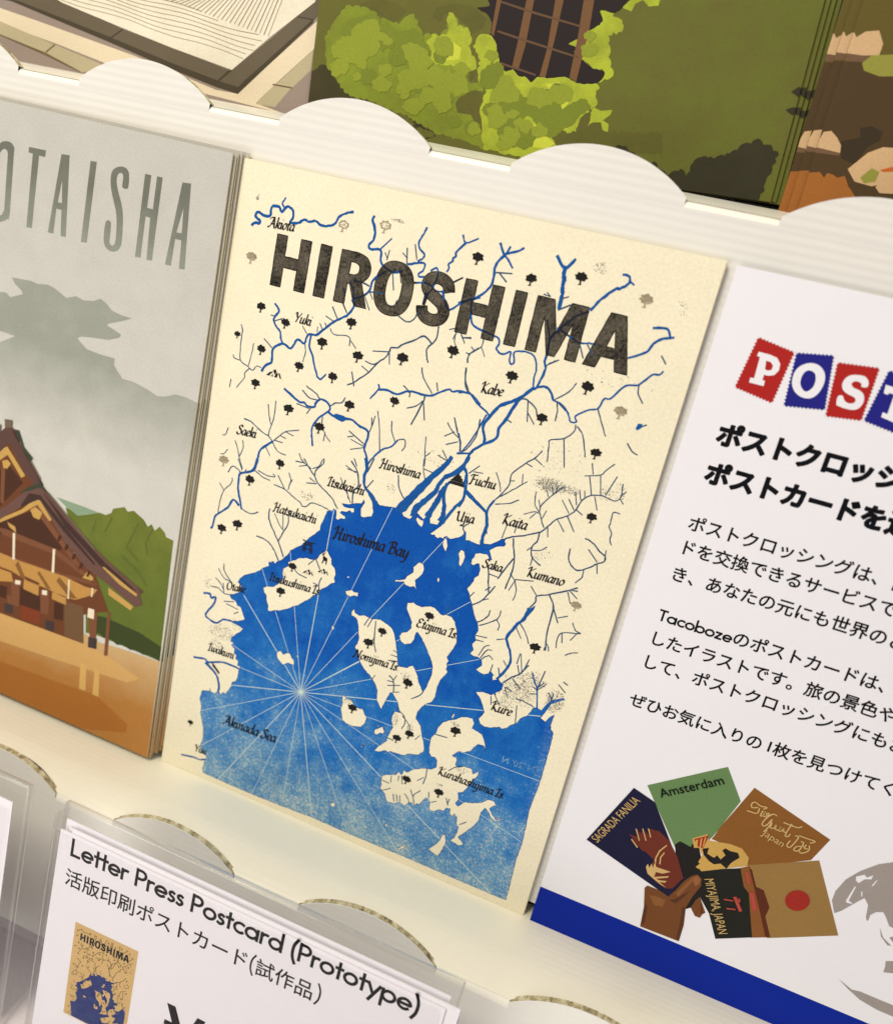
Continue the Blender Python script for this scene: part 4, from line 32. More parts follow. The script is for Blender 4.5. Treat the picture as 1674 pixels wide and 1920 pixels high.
GARDEN_LINES = ['28.68,-134.14 35.88,-135.57 42.93,-136.36 49.89,-137.26 56.78,-138.76 63.56,-139.95 70.19,-140.61 76.76,-141.65 83.29,-143.12', '30.85,-133.86 37.98,-134.87 44.99,-135.55 51.93,-136.82 58.78,-138.23 65.48,-138.98 72.08,-139.72 78.64,-141.08 85.10,-142.27', '32.99,-133.42 40.07,-134.10 47.05,-134.98 53.96,-136.41 60.74,-137.46 67.39,-138.06 73.98,-139.08 80.51,-140.44 86.88,-141.24', '35.11,-132.73 42.14,-133.38 49.10,-134.58 55.97,-135.89 62.68,-136.54 69.30,-137.26 75.87,-138.56 82.34,-139.65 88.65,-140.17', '37.21,-132.00 44.21,-132.86 51.14,-134.23 57.94,-135.17 64.60,-135.67 71.21,-136.71 77.75,-137.97 84.13,-138.66 90.40,-139.19', '39.30,-131.37 46.28,-132.55 53.16,-133.75 59.89,-134.30 66.53,-134.96 73.12,-136.23 79.59,-137.18 85.90,-137.61', '41.39,-130.94 48.34,-132.24 55.15,-133.04 61.83,-133.47 68.46,-134.45 75.01,-135.65', '43.47,-130.67 50.37,-131.77 57.12,-132.22 63.77,-132.85 70.38,-134.06', '45.54,-130.41 52.38,-131.11', '65.15,-131.28 59.60,-132.08', '66.23,-131.20 60.79,-132.35', '67.31,-131.12 61.96,-132.54', '68.39,-131.05 63.14,-132.78', '69.46,-130.97 64.31,-133.01', '70.53,-130.89 65.48,-133.24', '71.60,-130.82 66.65,-133.47', '72.67,-130.74 67.81,-133.70', '73.73,-130.67 68.98,-133.93', '74.78,-130.59 70.13,-134.16', '75.84,-130.51 71.29,-134.39', '76.89,-130.44 72.44,-134.62', '77.94,-130.36 73.59,-134.85', '78.98,-130.29 74.75,-135.11', '80.02,-130.22 75.89,-135.34', '81.06,-130.14 77.03,-135.57', '82.10,-130.07 78.17,-135.79', '83.13,-129.99 79.31,-136.02', '84.16,-129.92 80.44,-136.24', '85.18,-129.85 81.58,-136.47', '86.20,-129.77 82.75,-136.68', '87.22,-129.70 83.88,-136.91', '88.24,-129.63 85.00,-137.13', '89.25,-129.55 86.12,-137.35', '90.26,-129.48 87.24,-137.57', '91.27,-129.41 88.36,-137.83', '92.27,-129.34 89.47,-138.05', '93.27,-129.27 90.58,-138.27', '94.27,-129.20 91.69,-138.49', '95.27,-129.12 92.80,-138.71', '96.26,-129.05 93.90,-138.93', '97.25,-128.98 95.00,-139.15', '98.23,-128.91 96.09,-139.36', '99.22,-128.84 97.19,-139.58', '100.20,-128.77 98.28,-139.80']
INFO_AT = [[101.80362, -0.39031, 0.4], [1.0, 0.0, 0.0], [0.0, 1.0, 0.0]]
INFO_LINES = [('ポストクロッシング', 0.055, 8.15, -29.53, 4.692), ('ポストカードを送る', 0.055, 8.3, -37.12, 4.672), ('ポストクロッシングは、自分', 0.018, 7.57, -47.59, 3.381), ('ドを交換できるサービスで', 0.018, 7.32, -52.6, 3.363), ('き、あなたの元にも世界のど', 0.018, 7.41, -58.31, 3.385), ('のポストカードは、', 0.018, 22.33, -67.32, 3.405), ('したイラストです。旅の景色や', 0.018, 7.35, -72.67, 3.391), ('して、ポストクロッシングにもお', 0.018, 7.4, -78.06, 3.423), ('ぜひお気に入りの', 0.018, 7.48, -87.17, 3.39), ('枚を見つけてく', 0.018, 36.59, -87.05, 3.372)]
INFO_BRAND = '6.09,-68.76 20.93,-68.02'
INFO_ONE = '34.14,-86.79 34.42,-85.66'
STAMPS = [('red', '7.23,-11.00 14.24,-12.17 13.42,-22.05 6.04,-20.84'), ('blue', '14.24,-12.17 20.62,-11.10 22.34,-20.89 15.21,-22.02'), ('red', '21.28,-12.15 28.41,-11.43 28.65,-21.16 22.50,-21.95'), ('blue', '29.68,-11.42 36.48,-12.51 35.66,-22.05 28.72,-21.07')]
STAMP_LETTERS = [['8.22,-13.61 10.24,-13.65 11.59,-13.91 12.40,-14.79 12.57,-15.95 12.06,-16.96 11.02,-17.33 10.37,-17.28 10.38,-18.27 10.86,-18.33 10.92,-19.29 8.30,-19.25 8.25,-18.37 8.92,-18.31 8.71,-14.47 8.16,-14.39', '9.93,-14.82 10.75,-14.88 11.34,-15.39 11.32,-16.16 10.84,-16.44 10.24,-16.37'], ['17.14,-13.46 18.69,-13.50 19.98,-14.51 20.50,-16.11 20.24,-18.04 19.32,-19.31 17.86,-19.58 16.40,-18.97 15.40,-17.65 15.15,-15.85 15.71,-14.40', '17.56,-14.69 18.49,-15.00 18.99,-16.07 18.98,-17.38 18.28,-18.37 17.51,-18.24 16.74,-17.30 16.58,-16.07 16.87,-15.09'], ['27.33,-14.25 27.46,-15.18 26.53,-15.38 26.42,-14.91 25.77,-14.65 25.11,-14.78 24.84,-15.32 25.38,-15.83 26.35,-16.01 27.27,-16.52 27.72,-17.59 27.52,-18.80 26.68,-19.55 25.29,-19.65 24.24,-19.54 23.65,-19.33 23.43,-17.92 24.14,-17.60 24.67,-18.33 25.54,-18.63 26.29,-18.34 26.40,-17.79 25.92,-17.37 24.82,-17.12 23.90,-16.64 23.41,-15.75 23.55,-14.64 24.29,-13.85 25.58,-13.52 26.59,-13.58'], ['30.13,-14.06 34.99,-14.50 35.16,-16.05 34.47,-16.02 34.47,-15.59 33.63,-15.49 33.83,-19.14 34.57,-19.29 34.60,-20.19 31.30,-19.57 31.29,-18.70 32.09,-18.87 31.97,-15.33 31.16,-15.29 30.94,-15.67 30.30,-15.51']]
HELD_ART = [('held_card_green', 'hc_green', ['14.68,-105.03 28.29,-94.45 32.92,-100.88 30.48,-110.61 28.04,-117.39 25.57,-118.59']), ('held_card_brown', 'hc_brown', ['34.40,-96.86 50.99,-102.02 49.23,-107.95 38.97,-114.67 36.01,-111.81 30.28,-111.64 30.63,-110.54 30.92,-108.70']), ('held_card_tan', 'hc_tan', ['50.65,-107.34 59.47,-122.19 47.46,-129.27 38.55,-114.44']), ('held_card_orange', 'hc_orange', ['36.75,-116.28 39.05,-114.41 47.92,-128.80 44.49,-130.76']), ('held_card_maroon', 'hc_maroon', ['38.97,-114.67 39.79,-115.12 41.73,-118.49 43.29,-118.58 45.60,-122.00 45.55,-124.46 47.98,-128.77 47.10,-129.23 43.64,-122.79']), ('held_card_black', 'hc_black', ['30.05,-119.92 37.59,-115.69 39.53,-119.60 40.90,-120.66 44.76,-130.53 38.20,-134.40']), ('dark_building', 'hc_ink', ['23.93,-116.10 24.63,-114.89 25.36,-114.98 27.04,-115.26 27.11,-114.36 28.57,-114.53 31.24,-119.78 29.69,-122.76 27.60,-122.91 24.95,-118.89']), ('yellow_moon', 'hc_yellow', ['26.74,-113.15 29.18,-110.88 29.92,-112.16 34.08,-111.12 36.48,-111.16 38.31,-112.63 38.61,-114.62 30.45,-120.08 29.26,-119.65 29.76,-116.12 28.62,-114.72 27.71,-115.16']), ('ink_tree', 'hc_ink', ['29.29,-114.61 30.45,-113.84 30.55,-115.30 32.06,-115.66 32.49,-114.80 33.38,-115.45 33.98,-114.08 33.03,-113.25 33.49,-112.51 34.58,-112.71 36.04,-112.44 36.69,-113.41 35.89,-114.66 35.47,-115.51 35.11,-117.08 33.68,-116.39 32.53,-117.17 31.39,-116.86 30.06,-115.98', '26.35,-119.98 28.04,-117.39 29.89,-118.24 29.36,-119.38 30.94,-119.93 27.36,-122.14']), ('red_flag', 'hc_red', ['27.09,-113.16 29.64,-111.01 29.39,-114.35 28.62,-114.72']), ('flag_stripe', 'hc_yellow', ['27.53,-113.21 27.89,-112.91 28.26,-114.89 27.89,-114.85', '28.29,-112.50 28.56,-112.24 28.93,-114.57 28.69,-114.69', '28.97,-111.88 29.21,-111.64 29.36,-113.93 29.18,-114.24']), ('held_card_navy', 'hc_navy', ['12.30,-106.72 17.29,-108.19 28.06,-123.04 26.35,-128.94 6.39,-123.12']), ('church_print', 'hc_brick', ['14.44,-117.84 15.62,-118.51 15.23,-119.05 17.31,-119.92 18.02,-120.47 18.93,-120.48 21.09,-121.65 20.60,-123.68 20.75,-125.41 22.49,-126.35 25.29,-127.21 26.55,-126.58 27.81,-123.03 25.26,-118.74 22.55,-115.66 20.04,-114.45 17.60,-114.72 18.43,-116.30 16.70,-115.36 16.72,-116.67 15.37,-115.77 16.47,-117.67 15.39,-117.74']), ('church_lines', 'hc_straw', ['19.96,-123.99 20.12,-123.02 20.66,-123.88 20.85,-122.66 21.36,-123.53 21.39,-122.04 21.94,-123.02 25.06,-122.83 23.60,-124.00 22.22,-124.23 22.25,-125.56 25.04,-123.96 24.84,-124.50 22.69,-125.80 23.44,-125.88 24.92,-125.36 24.72,-125.91 23.56,-126.27 24.80,-126.78 25.23,-127.01 23.67,-126.66 20.75,-125.41']), ('palm_shade', 'hc_ink', ['26.45,-128.66 28.03,-122.92 30.24,-119.39 35.15,-128.96 32.26,-125.94 31.35,-129.34 30.38,-130.30 27.53,-127.44']), ('hand_print', 'hc_skin', ['21.16,-129.06 21.58,-128.26 24.14,-128.24 26.33,-128.86 27.29,-126.65 28.20,-123.73 29.36,-121.68 30.20,-120.95 31.29,-121.52 31.70,-123.31 30.88,-126.64 30.42,-129.82 31.31,-134.18 31.56,-138.60 23.04,-138.90 22.38,-133.73']), ('finger_print', 'hc_skin', ['31.35,-129.34 31.73,-127.11 32.26,-125.94 34.42,-129.12 33.99,-129.79 33.78,-130.86 32.72,-130.91']), ('hand_light', 'hc_skinlight', ['27.53,-127.44 28.50,-124.70 29.47,-122.07 30.43,-121.15 30.93,-121.61 29.90,-122.88 29.04,-125.32 28.24,-127.98', '22.58,-130.40 23.92,-129.95 26.12,-129.97 25.96,-131.89 24.25,-132.31']), ('hand_shadow', 'hc_skindark', ['29.73,-129.95 30.26,-129.90 31.22,-134.22 31.53,-138.25 30.84,-138.38 30.47,-134.15', '26.75,-129.65 27.89,-128.62 30.09,-125.24 29.14,-127.98 28.24,-129.80', '22.37,-132.81 23.09,-133.37 23.63,-137.74 23.13,-138.57', '32.84,-127.44 33.13,-127.47 33.99,-129.57 33.73,-129.88']), ('church_line', 'hc_straw', ['15.36,-115.99 15.53,-115.83 16.98,-118.31 16.81,-118.48', '16.62,-115.32 16.81,-115.23 18.26,-117.70 18.09,-117.87', '15.16,-118.82 15.33,-118.65 17.05,-120.05 16.91,-120.29', '17.70,-114.81 17.98,-114.77 18.92,-116.51 18.75,-116.67', '21.16,-121.62 21.12,-120.75 21.35,-118.87 22.37,-116.84 22.54,-117.07 21.61,-119.01 21.38,-120.89 21.64,-122.28', '22.28,-121.97 21.97,-120.34 22.41,-118.80 22.60,-118.93 22.24,-120.38 22.59,-122.04']), ('thumbnail', 'hc_nail', ['29.78,-122.49 30.16,-121.41 31.10,-121.83 31.21,-123.11 30.57,-123.88']), ('red_sun', 'hc_red', ['52.01,-116.84 52.13,-117.39 52.13,-117.98 52.01,-118.56 51.77,-119.11 51.44,-119.60 51.01,-120.00 50.53,-120.28 50.01,-120.44 49.49,-120.46 48.98,-120.35 48.52,-120.11 48.14,-119.74 47.85,-119.28 47.67,-118.74 47.62,-118.16 47.68,-117.57 47.87,-117.00 48.16,-116.48 48.54,-116.04 49.00,-115.70 49.50,-115.48 50.03,-115.40 50.54,-115.45 51.02,-115.63 51.44,-115.93 51.77,-116.34']), ('torii_print', 'hc_pink', ['36.79,-124.08 38.56,-123.62 38.66,-123.92 36.89,-124.38', '37.91,-125.96 39.64,-125.38 39.74,-125.69 38.01,-126.27', '38.32,-122.85 38.89,-122.47 40.99,-125.26 40.52,-125.73', '39.34,-122.78 39.61,-122.55 40.03,-123.31 39.75,-123.54']), ('torii_print', 'hc_pink', ['38.74,-116.07 39.18,-115.86 40.46,-118.26 40.11,-118.65', '40.92,-120.21 41.72,-120.03 43.65,-123.89 42.77,-124.12'])]
HELD_SCRIPT = ['36.33,-100.77 35.31,-101.23 35.00,-100.47 35.52,-99.82 36.65,-100.22 37.92,-100.05 37.46,-100.67', '36.68,-100.82 36.59,-102.09 35.31,-102.27 34.67,-102.35', '37.43,-101.09 37.34,-102.36 37.86,-101.92 37.86,-100.89 37.89,-102.20 38.52,-101.90 38.81,-101.28 38.32,-101.30 38.47,-102.26', '40.22,-101.04 39.39,-101.01 38.44,-102.68 38.22,-104.03 38.79,-104.26 39.31,-103.31 39.59,-102.15 39.63,-103.78 39.04,-105.52', '39.89,-103.04 39.89,-104.08 40.53,-103.99 40.72,-103.07 40.87,-104.03 41.50,-103.94 41.70,-103.03 41.56,-104.12 42.13,-103.85 42.24,-103.18 42.48,-103.90 43.11,-103.81', '43.36,-101.63 43.05,-103.63 43.06,-104.66 43.55,-104.64 43.79,-103.90', '41.83,-101.94 44.45,-101.95 45.23,-101.37', '44.76,-103.86 45.44,-103.95 44.91,-106.28 44.46,-106.91 44.00,-106.50 44.27,-105.33', '45.46,-103.53 47.24,-103.51 48.54,-103.51 47.82,-104.26', '46.16,-104.64 46.70,-104.80 46.40,-106.81 45.49,-107.04 45.82,-106.05 46.94,-105.51', '47.25,-104.95 47.21,-105.80 47.83,-105.71', '47.86,-104.86 48.09,-106.00 47.15,-107.08 46.60,-106.92']
HELD_TEXT = [('SAGRADA FANILIA', 'straw', '8.81,-122.87 14.45,-109.13'), ('Amsterdam', 'ink', '18.11,-106.54 28.84,-98.32'), ('MIYAJIMA, JAPAN', 'straw', '31.75,-121.20 38.41,-132.81'), ('Japan', 'straw', '38.89,-106.30 43.24,-107.41')]
GLOBE_ART = [('land_print', 'globe', ['55.73,-114.98 55.61,-112.65 56.47,-109.25 58.15,-106.36 60.64,-103.40 63.07,-101.64 70.59,-98.82 74.97,-110.66 67.95,-115.85 67.02,-115.73 65.92,-114.21 65.03,-113.25 63.88,-113.78 63.16,-114.90 63.23,-116.22 62.63,-115.93 62.03,-112.95 60.93,-111.73 60.35,-112.62 59.36,-114.32 58.07,-116.49 57.09,-117.61', '57.94,-107.79 59.17,-106.73 59.77,-107.17 60.63,-106.16 60.65,-107.16 59.52,-107.73 58.85,-109.00 58.19,-108.69', '58.45,-110.03 58.69,-110.06 58.53,-113.55 59.48,-114.02 58.32,-114.26 58.07,-113.85', '61.14,-108.53 61.54,-106.87 61.70,-106.99 61.39,-108.49', '59.92,-110.76 60.06,-110.40 60.46,-111.67 60.26,-111.63']), ('land_print', 'globe', ['65.61,-116.78 66.99,-118.77 68.94,-119.85 68.24,-120.07 66.52,-118.71']), ('land_print', 'globe', ['67.92,-118.27 68.72,-117.39 70.71,-116.78 71.16,-118.04 69.08,-119.01']), ('land_print', 'globe', ['69.19,-123.69 72.54,-121.85 73.65,-124.93 69.69,-126.36 69.56,-125.03']), ('land_print', 'globe', ['62.82,-131.92 65.93,-133.19 67.42,-132.83 70.65,-132.89 75.63,-132.89 76.58,-135.52 71.55,-135.42 68.09,-134.75 65.33,-133.44']), ('land_print', 'globe', ['62.72,-115.88 63.10,-115.69 63.23,-116.37 62.90,-116.39'])]
PRICE_AT = [[3.72991, -139.30682, 40.0], [1.0, -0.00015, -0.0], [0.00015, 0.99776, -0.06689]]
PRICE_W = 88.07
PRICE_TITLE = '3.20,-7.07 83.49,-5.47 3.49,-2.80'
PRICE_JP = [[5.01, -12.3], [45.74, -11.55], [51.64, -11.81], [60.4, -11.64], [48.76, -12.13], [63.62, -11.75]]
MINI = [[7.1, -22.17], [23.24, -21.82], [6.47, -46.3]]
YEN = ['32.03,-30.49 34.08,-30.39 37.80,-37.86 35.93,-38.91', '39.50,-30.44 41.45,-30.45 39.06,-37.83 36.94,-38.35', '32.18,-34.71 34.16,-34.63 36.21,-34.52 36.24,-35.51 32.09,-35.94']
PRICE_BAND = '-0.24,-52.43'
PRICE2_AT = [[-96.40616, -139.23356, 40.5], [1.0, -0.00015, -0.0], [0.00015, 0.99776, -0.06689]]
CAM_C = [100.15247, -11.17445, 158.32361]
CAM_R = [[0.92769, 0.21742, -0.30351], [0.28989, -0.93176, 0.21861], [-0.23526, -0.29079, -0.92741]]
PICTURE_SPOTS = [('hill_mark', [14.88, -42.3], 1.05), ('hill_mark', [31.29, -84.66], 0.75), ('hill_mark', [34.9, -83.27], 0.75), ('torii_mark', [30.08, -78.71], 1.0), ('deer_mark', [34.59, -80.13], 0.95), ('castle_mark', [60.76, -53.35], 1.3), ('bridge_mark', [12.05, -117.18], 0.95)]
BARE_FIGURES = [("34°20' N", 93.51, -112.68, 0.053, 2.6), ("132°20' E", 33.85, -137.59, 1.584, 2.4)]

# ------------------------------------------------------------------ rack frame: x right, y up the cards, z out of the cards
LEAN = math.radians(10.0)
SN, CS = math.sin(LEAN), math.cos(LEAN)
TABLE_Y, TABLE_Z = -198.0, 21.0
LIFT = -(TABLE_Y * CS + TABLE_Z * SN)
AX = (Vector((1, 0, 0)), Vector((0, SN, CS)), Vector((0, -CS, SN)))
def W(x, y, z): return (AX[0] * x + AX[1] * y + AX[2] * z + Vector((0, 0, LIFT))) * MM
def D3(v): return AX[0] * v[0] + AX[1] * v[1] + AX[2] * v[2]
def frame(o, ux, uy):
    a, b = D3(ux).normalized(), D3(uy).normalized(); c = a.cross(b)
    m = Matrix.Identity(4)
    for i, v in enumerate((a, b, c)):
        for j in range(3): m[j][i] = v[j]
    m.translation = W(*o)
    return m

# ------------------------------------------------------------------ camera
cam = bpy.data.cameras.new('camera'); cam_o = bpy.data.objects.new('camera', cam); COL.objects.link(cam_o)
r = [D3(v) for v in CAM_R]
m = Matrix.Identity(4)
for j in range(3): m[j][0], m[j][1], m[j][2] = r[0][j], -r[1][j], -r[2][j]
m.translation = W(*CAM_C); cam_o.matrix_world = m
cam.sensor_fit = 'VERTICAL'; cam.sensor_height = 8.77; cam.sensor_width = 8.77; cam.lens = 1500.9 / 1920 * 8.77
cam.clip_start = 0.003; cam.clip_end = 50
cam.dof.use_dof = True; cam.dof.focus_distance = 0.171; cam.dof.aperture_fstop = 3.3
S.camera = cam_o

# ------------------------------------------------------------------ light: shop lamps overhead, soft room light, added front fill
world = bpy.data.worlds.new('World'); S.world = world; world.use_nodes = True
bg = world.node_tree.nodes['Background']; bg.inputs[0].default_value = (0.99, 0.97, 0.95, 1); bg.inputs[1].default_value = 0.46
def area(name, pos, target, size, power, col):
    l = bpy.data.lights.new(name, 'AREA'); l.shape = 'DISK'; l.size = size; l.energy = power; l.color = col
    o = bpy.data.objects.new(name, l); COL.objects.link(o)
    p, t = W(*pos), W(*target); o.location = p
    o.rotation_euler = (t - p).to_track_quat('-Z', 'Y').to_euler()
    return o
area('shop_lamp', (-150, 430, 400), (40, -110, 0), 0.22, 3.3, (1.0, 0.93, 0.76))
area('front_fill', (-80, -165, 340), (10, -120, 0), 0.26, 0.46, (1.0, 0.97, 0.92))  # added fill low in front, no lamp stands there; lifts the cards' lower left
S.view_settings.view_transform = 'Standard'; S.view_settings.look = 'None'
S.view_settings.exposure = -0.08; S.view_settings.gamma = 1.0; S.view_settings.use_curve_mapping = False
S.cycles.use_denoising = True
S.cycles.max_bounces = 10; S.cycles.transparent_max_bounces = 16

# ------------------------------------------------------------------ materials
def lin(c):
    c = c / 255.0
    return c / 12.92 if c <= 0.04045 else ((c + 0.055) / 1.055) ** 2.4
def rgb(r_, g_, b_): return (lin(r_), lin(g_), lin(b_), 1.0)
def nt(name):
    mt = bpy.data.materials.new(name); mt.use_nodes = True
    return mt, mt.node_tree, mt.node_tree.nodes['Principled BSDF']
def link(t, a, b): t.links.new(a, b)
def noise(t, co, scale, detail=3.0, rough=0.55):
    n = t.nodes.new('ShaderNodeTexNoise'); n.inputs['Scale'].default_value = scale
    n.inputs['Detail'].default_value = detail; n.inputs['Roughness'].default_value = rough
    link(t, co, n.inputs['Vector']); return n.outputs['Fac']
def ramp(t, fac, stops):
    n = t.nodes.new('ShaderNodeValToRGB'); e = n.color_ramp.elements
    while len(e) < len(stops): e.new(0.5)
    for i, (p, c) in enumerate(stops): e[i].position = p; e[i].color = c
    link(t, fac, n.inputs['Fac']); return n.outputs['Color']
def mixc(t, fac, a, b, mode='MIX'):
    n = t.nodes.new('ShaderNodeMix'); n.data_type = 'RGBA'; n.blend_type = mode
    for s, v in ((0, fac), (6, a), (7, b)):
        if hasattr(v, 'is_output'): link(t, v, n.inputs[s])
        elif s == 0: n.inputs[0].default_value = v
        else: n.inputs[s].default_value = v
    return n.outputs[2]
def mathn(t, op, a, b=0.0, c=None, clamp=False):
    n = t.nodes.new('ShaderNodeMath'); n.operation = op; n.use_clamp = clamp
    for i, v in enumerate((a, b, c)):
        if v is None: continue
        if hasattr(v, 'is_output'): link(t, v, n.inputs[i])
        else: n.inputs[i].default_value = v
    return n.outputs[0]
def coords(t):
    return t.nodes.new('ShaderNodeTexCoord').outputs['Object']
def sepxyz(t, co):
    n = t.nodes.new('ShaderNodeSeparateXYZ'); link(t, co, n.inputs[0]); return n.outputs
def bump(t, p, h, strength, dist):
    b = t.nodes.new('ShaderNodeBump'); b.inputs['Strength'].default_value = strength; b.inputs['Distance'].default_value = dist
    link(t, h, b.inputs['Height']); link(t, b.outputs[0], p.inputs['Normal'])
MATS = {}
def paper(name, col, rough=0.65, grain=0.05, gscale=2600, spec=0.25, bumpd=0.00002, grad=None, fine=True, mot=None):
    """printed or plain paper: fibre grain, optional printed blend along local y (y0 mm, y1 mm, colour at y1)"""
    if name in MATS: return MATS[name]
    mt, t, p = nt(name); co = coords(t)
    base = col
    if grad:
        y0, y1, c2 = grad[:3]; ax = grad[3] if len(grad) > 3 else 1
        f = mathn(t, 'DIVIDE', mathn(t, 'SUBTRACT', sepxyz(t, co)[ax], y0 * MM), (y1 - y0) * MM, clamp=True)
        f = mathn(t, 'ADD', f, mathn(t, 'MULTIPLY', mathn(t, 'SUBTRACT', noise(t, co, 180, 4), 0.5), 0.35), clamp=True)
        base = mixc(t, f, col, c2)
    if mot:
        c2, ms, amt = mot; mf = ramp(t, noise(t, co, ms, 5, 0.65), [(0.38, (0, 0, 0, 1)), (0.66, (amt, amt, amt, 1))])
        sp = t.nodes.new('ShaderNodeSeparateColor'); link(t, mf, sp.inputs[0]); base = mixc(t, sp.outputs[0], base, c2)
    g = noise(t, co, gscale, 4, 0.7)
    g = ramp(t, g, [(0.3, (1 - grain * 2,) * 3 + (1,)), (0.7, (1 + grain,) * 3 + (1,))])
    g2 = ramp(t, noise(t, co, 90, 3), [(0.3, (1 - grain * .5,) * 3 + (1,)), (0.7, (1 + grain * .4,) * 3 + (1,))])
    c = mixc(t, 1.0, mixc(t, 1.0, base, g, 'MULTIPLY'), g2, 'MULTIPLY')
    link(t, c, p.inputs['Base Color'])
    p.inputs['Roughness'].default_value = rough; p.inputs['Specular IOR Level'].default_value = spec
    if fine: bump(t, p, noise(t, co, 2200, 5, 0.7), 0.35, bumpd)
    MATS[name] = mt; return mt
def mottled(name, ink, thin, scale=1500, lo=0.35, hi=0.7, rough=0.55):
    if name in MATS: return MATS[name]
    mt, t, p = nt(name); co = coords(t)
    a = noise(t, co, scale, 5, 0.75); b = noise(t, co, scale * 0.12, 3, 0.6)
    f = mathn(t, 'ADD', mathn(t, 'MULTIPLY', a, 0.6), mathn(t, 'MULTIPLY', b, 0.4))
    link(t, ramp(t, f, [(lo, ink), (hi, thin)]), p.inputs['Base Color'])
    p.inputs['Roughness'].default_value = rough; p.inputs['Specular IOR Level'].default_value = 0.12
    MATS[name] = mt; return mt
def sea_ink(name, deep, mid, pale, paperc):
    mt, t, p = nt(name); co = coords(t); x, y, z = sepxyz(t, co)
    # letterpress coverage: well inked at the head of the bay, starved and grainy towards the foot of the block
    cov = mathn(t, 'DIVIDE', mathn(t, 'ADD', y, 0.146), 0.062, clamp=True)
    cl = noise(t, co, 95, 4, 0.6); cl2 = noise(t, co, 300, 4, 0.7)
    m = t.nodes.new('ShaderNodeMapping'); m.inputs['Scale'].default_value = (1.6, 0.35, 1); link(t, co, m.inputs[0])
    streak = noise(t, m.outputs[0], 260, 3, 0.6)
    starve = mathn(t, 'SUBTRACT', 1.05, cov)
    st = mathn(t, 'ADD', mathn(t, 'MULTIPLY', cl, 0.9), mathn(t, 'ADD', mathn(t, 'MULTIPLY', cl2, 0.45), mathn(t, 'MULTIPLY', streak, 0.35)))
    f = mathn(t, 'ADD', mathn(t, 'MULTIPLY', starve, 0.85), mathn(t, 'MULTIPLY', mathn(t, 'SUBTRACT', st, 0.85), 1.25))
    c = ramp(t, f, [(0.04, deep), (0.45, mid), (1.1, pale)])
    fine = noise(t, co, 1500, 6, 0.9)
    thr = mathn(t, 'SUBTRACT', 0.685, mathn(t, 'MULTIPLY', mathn(t, 'MAXIMUM', f, 0.0), 0.22))
    sp = mathn(t, 'MULTIPLY', mathn(t, 'SUBTRACT', fine, thr), 9.0, clamp=True)
    # worn right-hand edge of the block
    edge = mathn(t, 'MULTIPLY', mathn(t, 'SUBTRACT', mathn(t, 'ADD', x, mathn(t, 'MULTIPLY', mathn(t, 'ADD', y, 0.11), 0.03)), 0.0925), 260.0, clamp=True)
    edge = mathn(t, 'MULTIPLY', edge, mathn(t, 'MULTIPLY', mathn(t, 'SUBTRACT', fine, 0.5), 6.0, clamp=True))
    c = mixc(t, mathn(t, 'MULTIPLY', mathn(t, 'ADD', mathn(t, 'MULTIPLY', sp, 0.6), mathn(t, 'MULTIPLY', edge, 0.6)), 1.0, clamp=True), c, paperc)
    g = ramp(t, noise(t, co, 1700, 5, 0.9), [(0.3, (.62, .68, .78, 1)), (0.7, (1.5, 1.36, 1.2, 1))])
    link(t, mixc(t, 1.0, c, g, 'MULTIPLY'), p.inputs['Base Color'])
    p.inputs['Roughness'].default_value = 0.6; p.inputs['Specular IOR Level'].default_value = 0.1
    MATS[name] = mt; return mt
def board(name, col, period=0.0016, depth=0.00006, axis='Y'):
    mt, t, p = nt(name); co = coords(t)
    w = t.nodes.new('ShaderNodeTexWave'); w.wave_type = 'BANDS'; w.bands_direction = axis; w.wave_profile = 'SIN'
    w.inputs['Scale'].default_value = 0.3142 / period; w.inputs['Distortion'].default_value = 0.5; w.inputs['Detail'].default_value = 2
    w.inputs['Detail Scale'].default_value = 0.4
    link(t, co, w.inputs['Vector'])
    m = t.nodes.new('ShaderNodeMapping'); m.inputs['Scale'].default_value = (0.03, 1, 1); link(t, co, m.inputs[0])
    n2 = noise(t, m.outputs[0], 900, 3, 0.6)
    h = mathn(t, 'ADD', mathn(t, 'MULTIPLY', w.outputs['Fac'], 0.7), mathn(t, 'MULTIPLY', n2, 0.5))
    g = ramp(t, noise(t, co, 60, 3), [(0.3, (.97, .97, .965, 1)), (0.7, (1.0, 1.0, 1.0, 1))])
    link(t, mixc(t, 1.0, col, g, 'MULTIPLY'), p.inputs['Base Color'])
    p.inputs['Roughness'].default_value = 0.36; p.inputs['Specular IOR Level'].default_value = 0.5
    bump(t, p, h, 0.8, depth)
    MATS[name] = mt; return mt

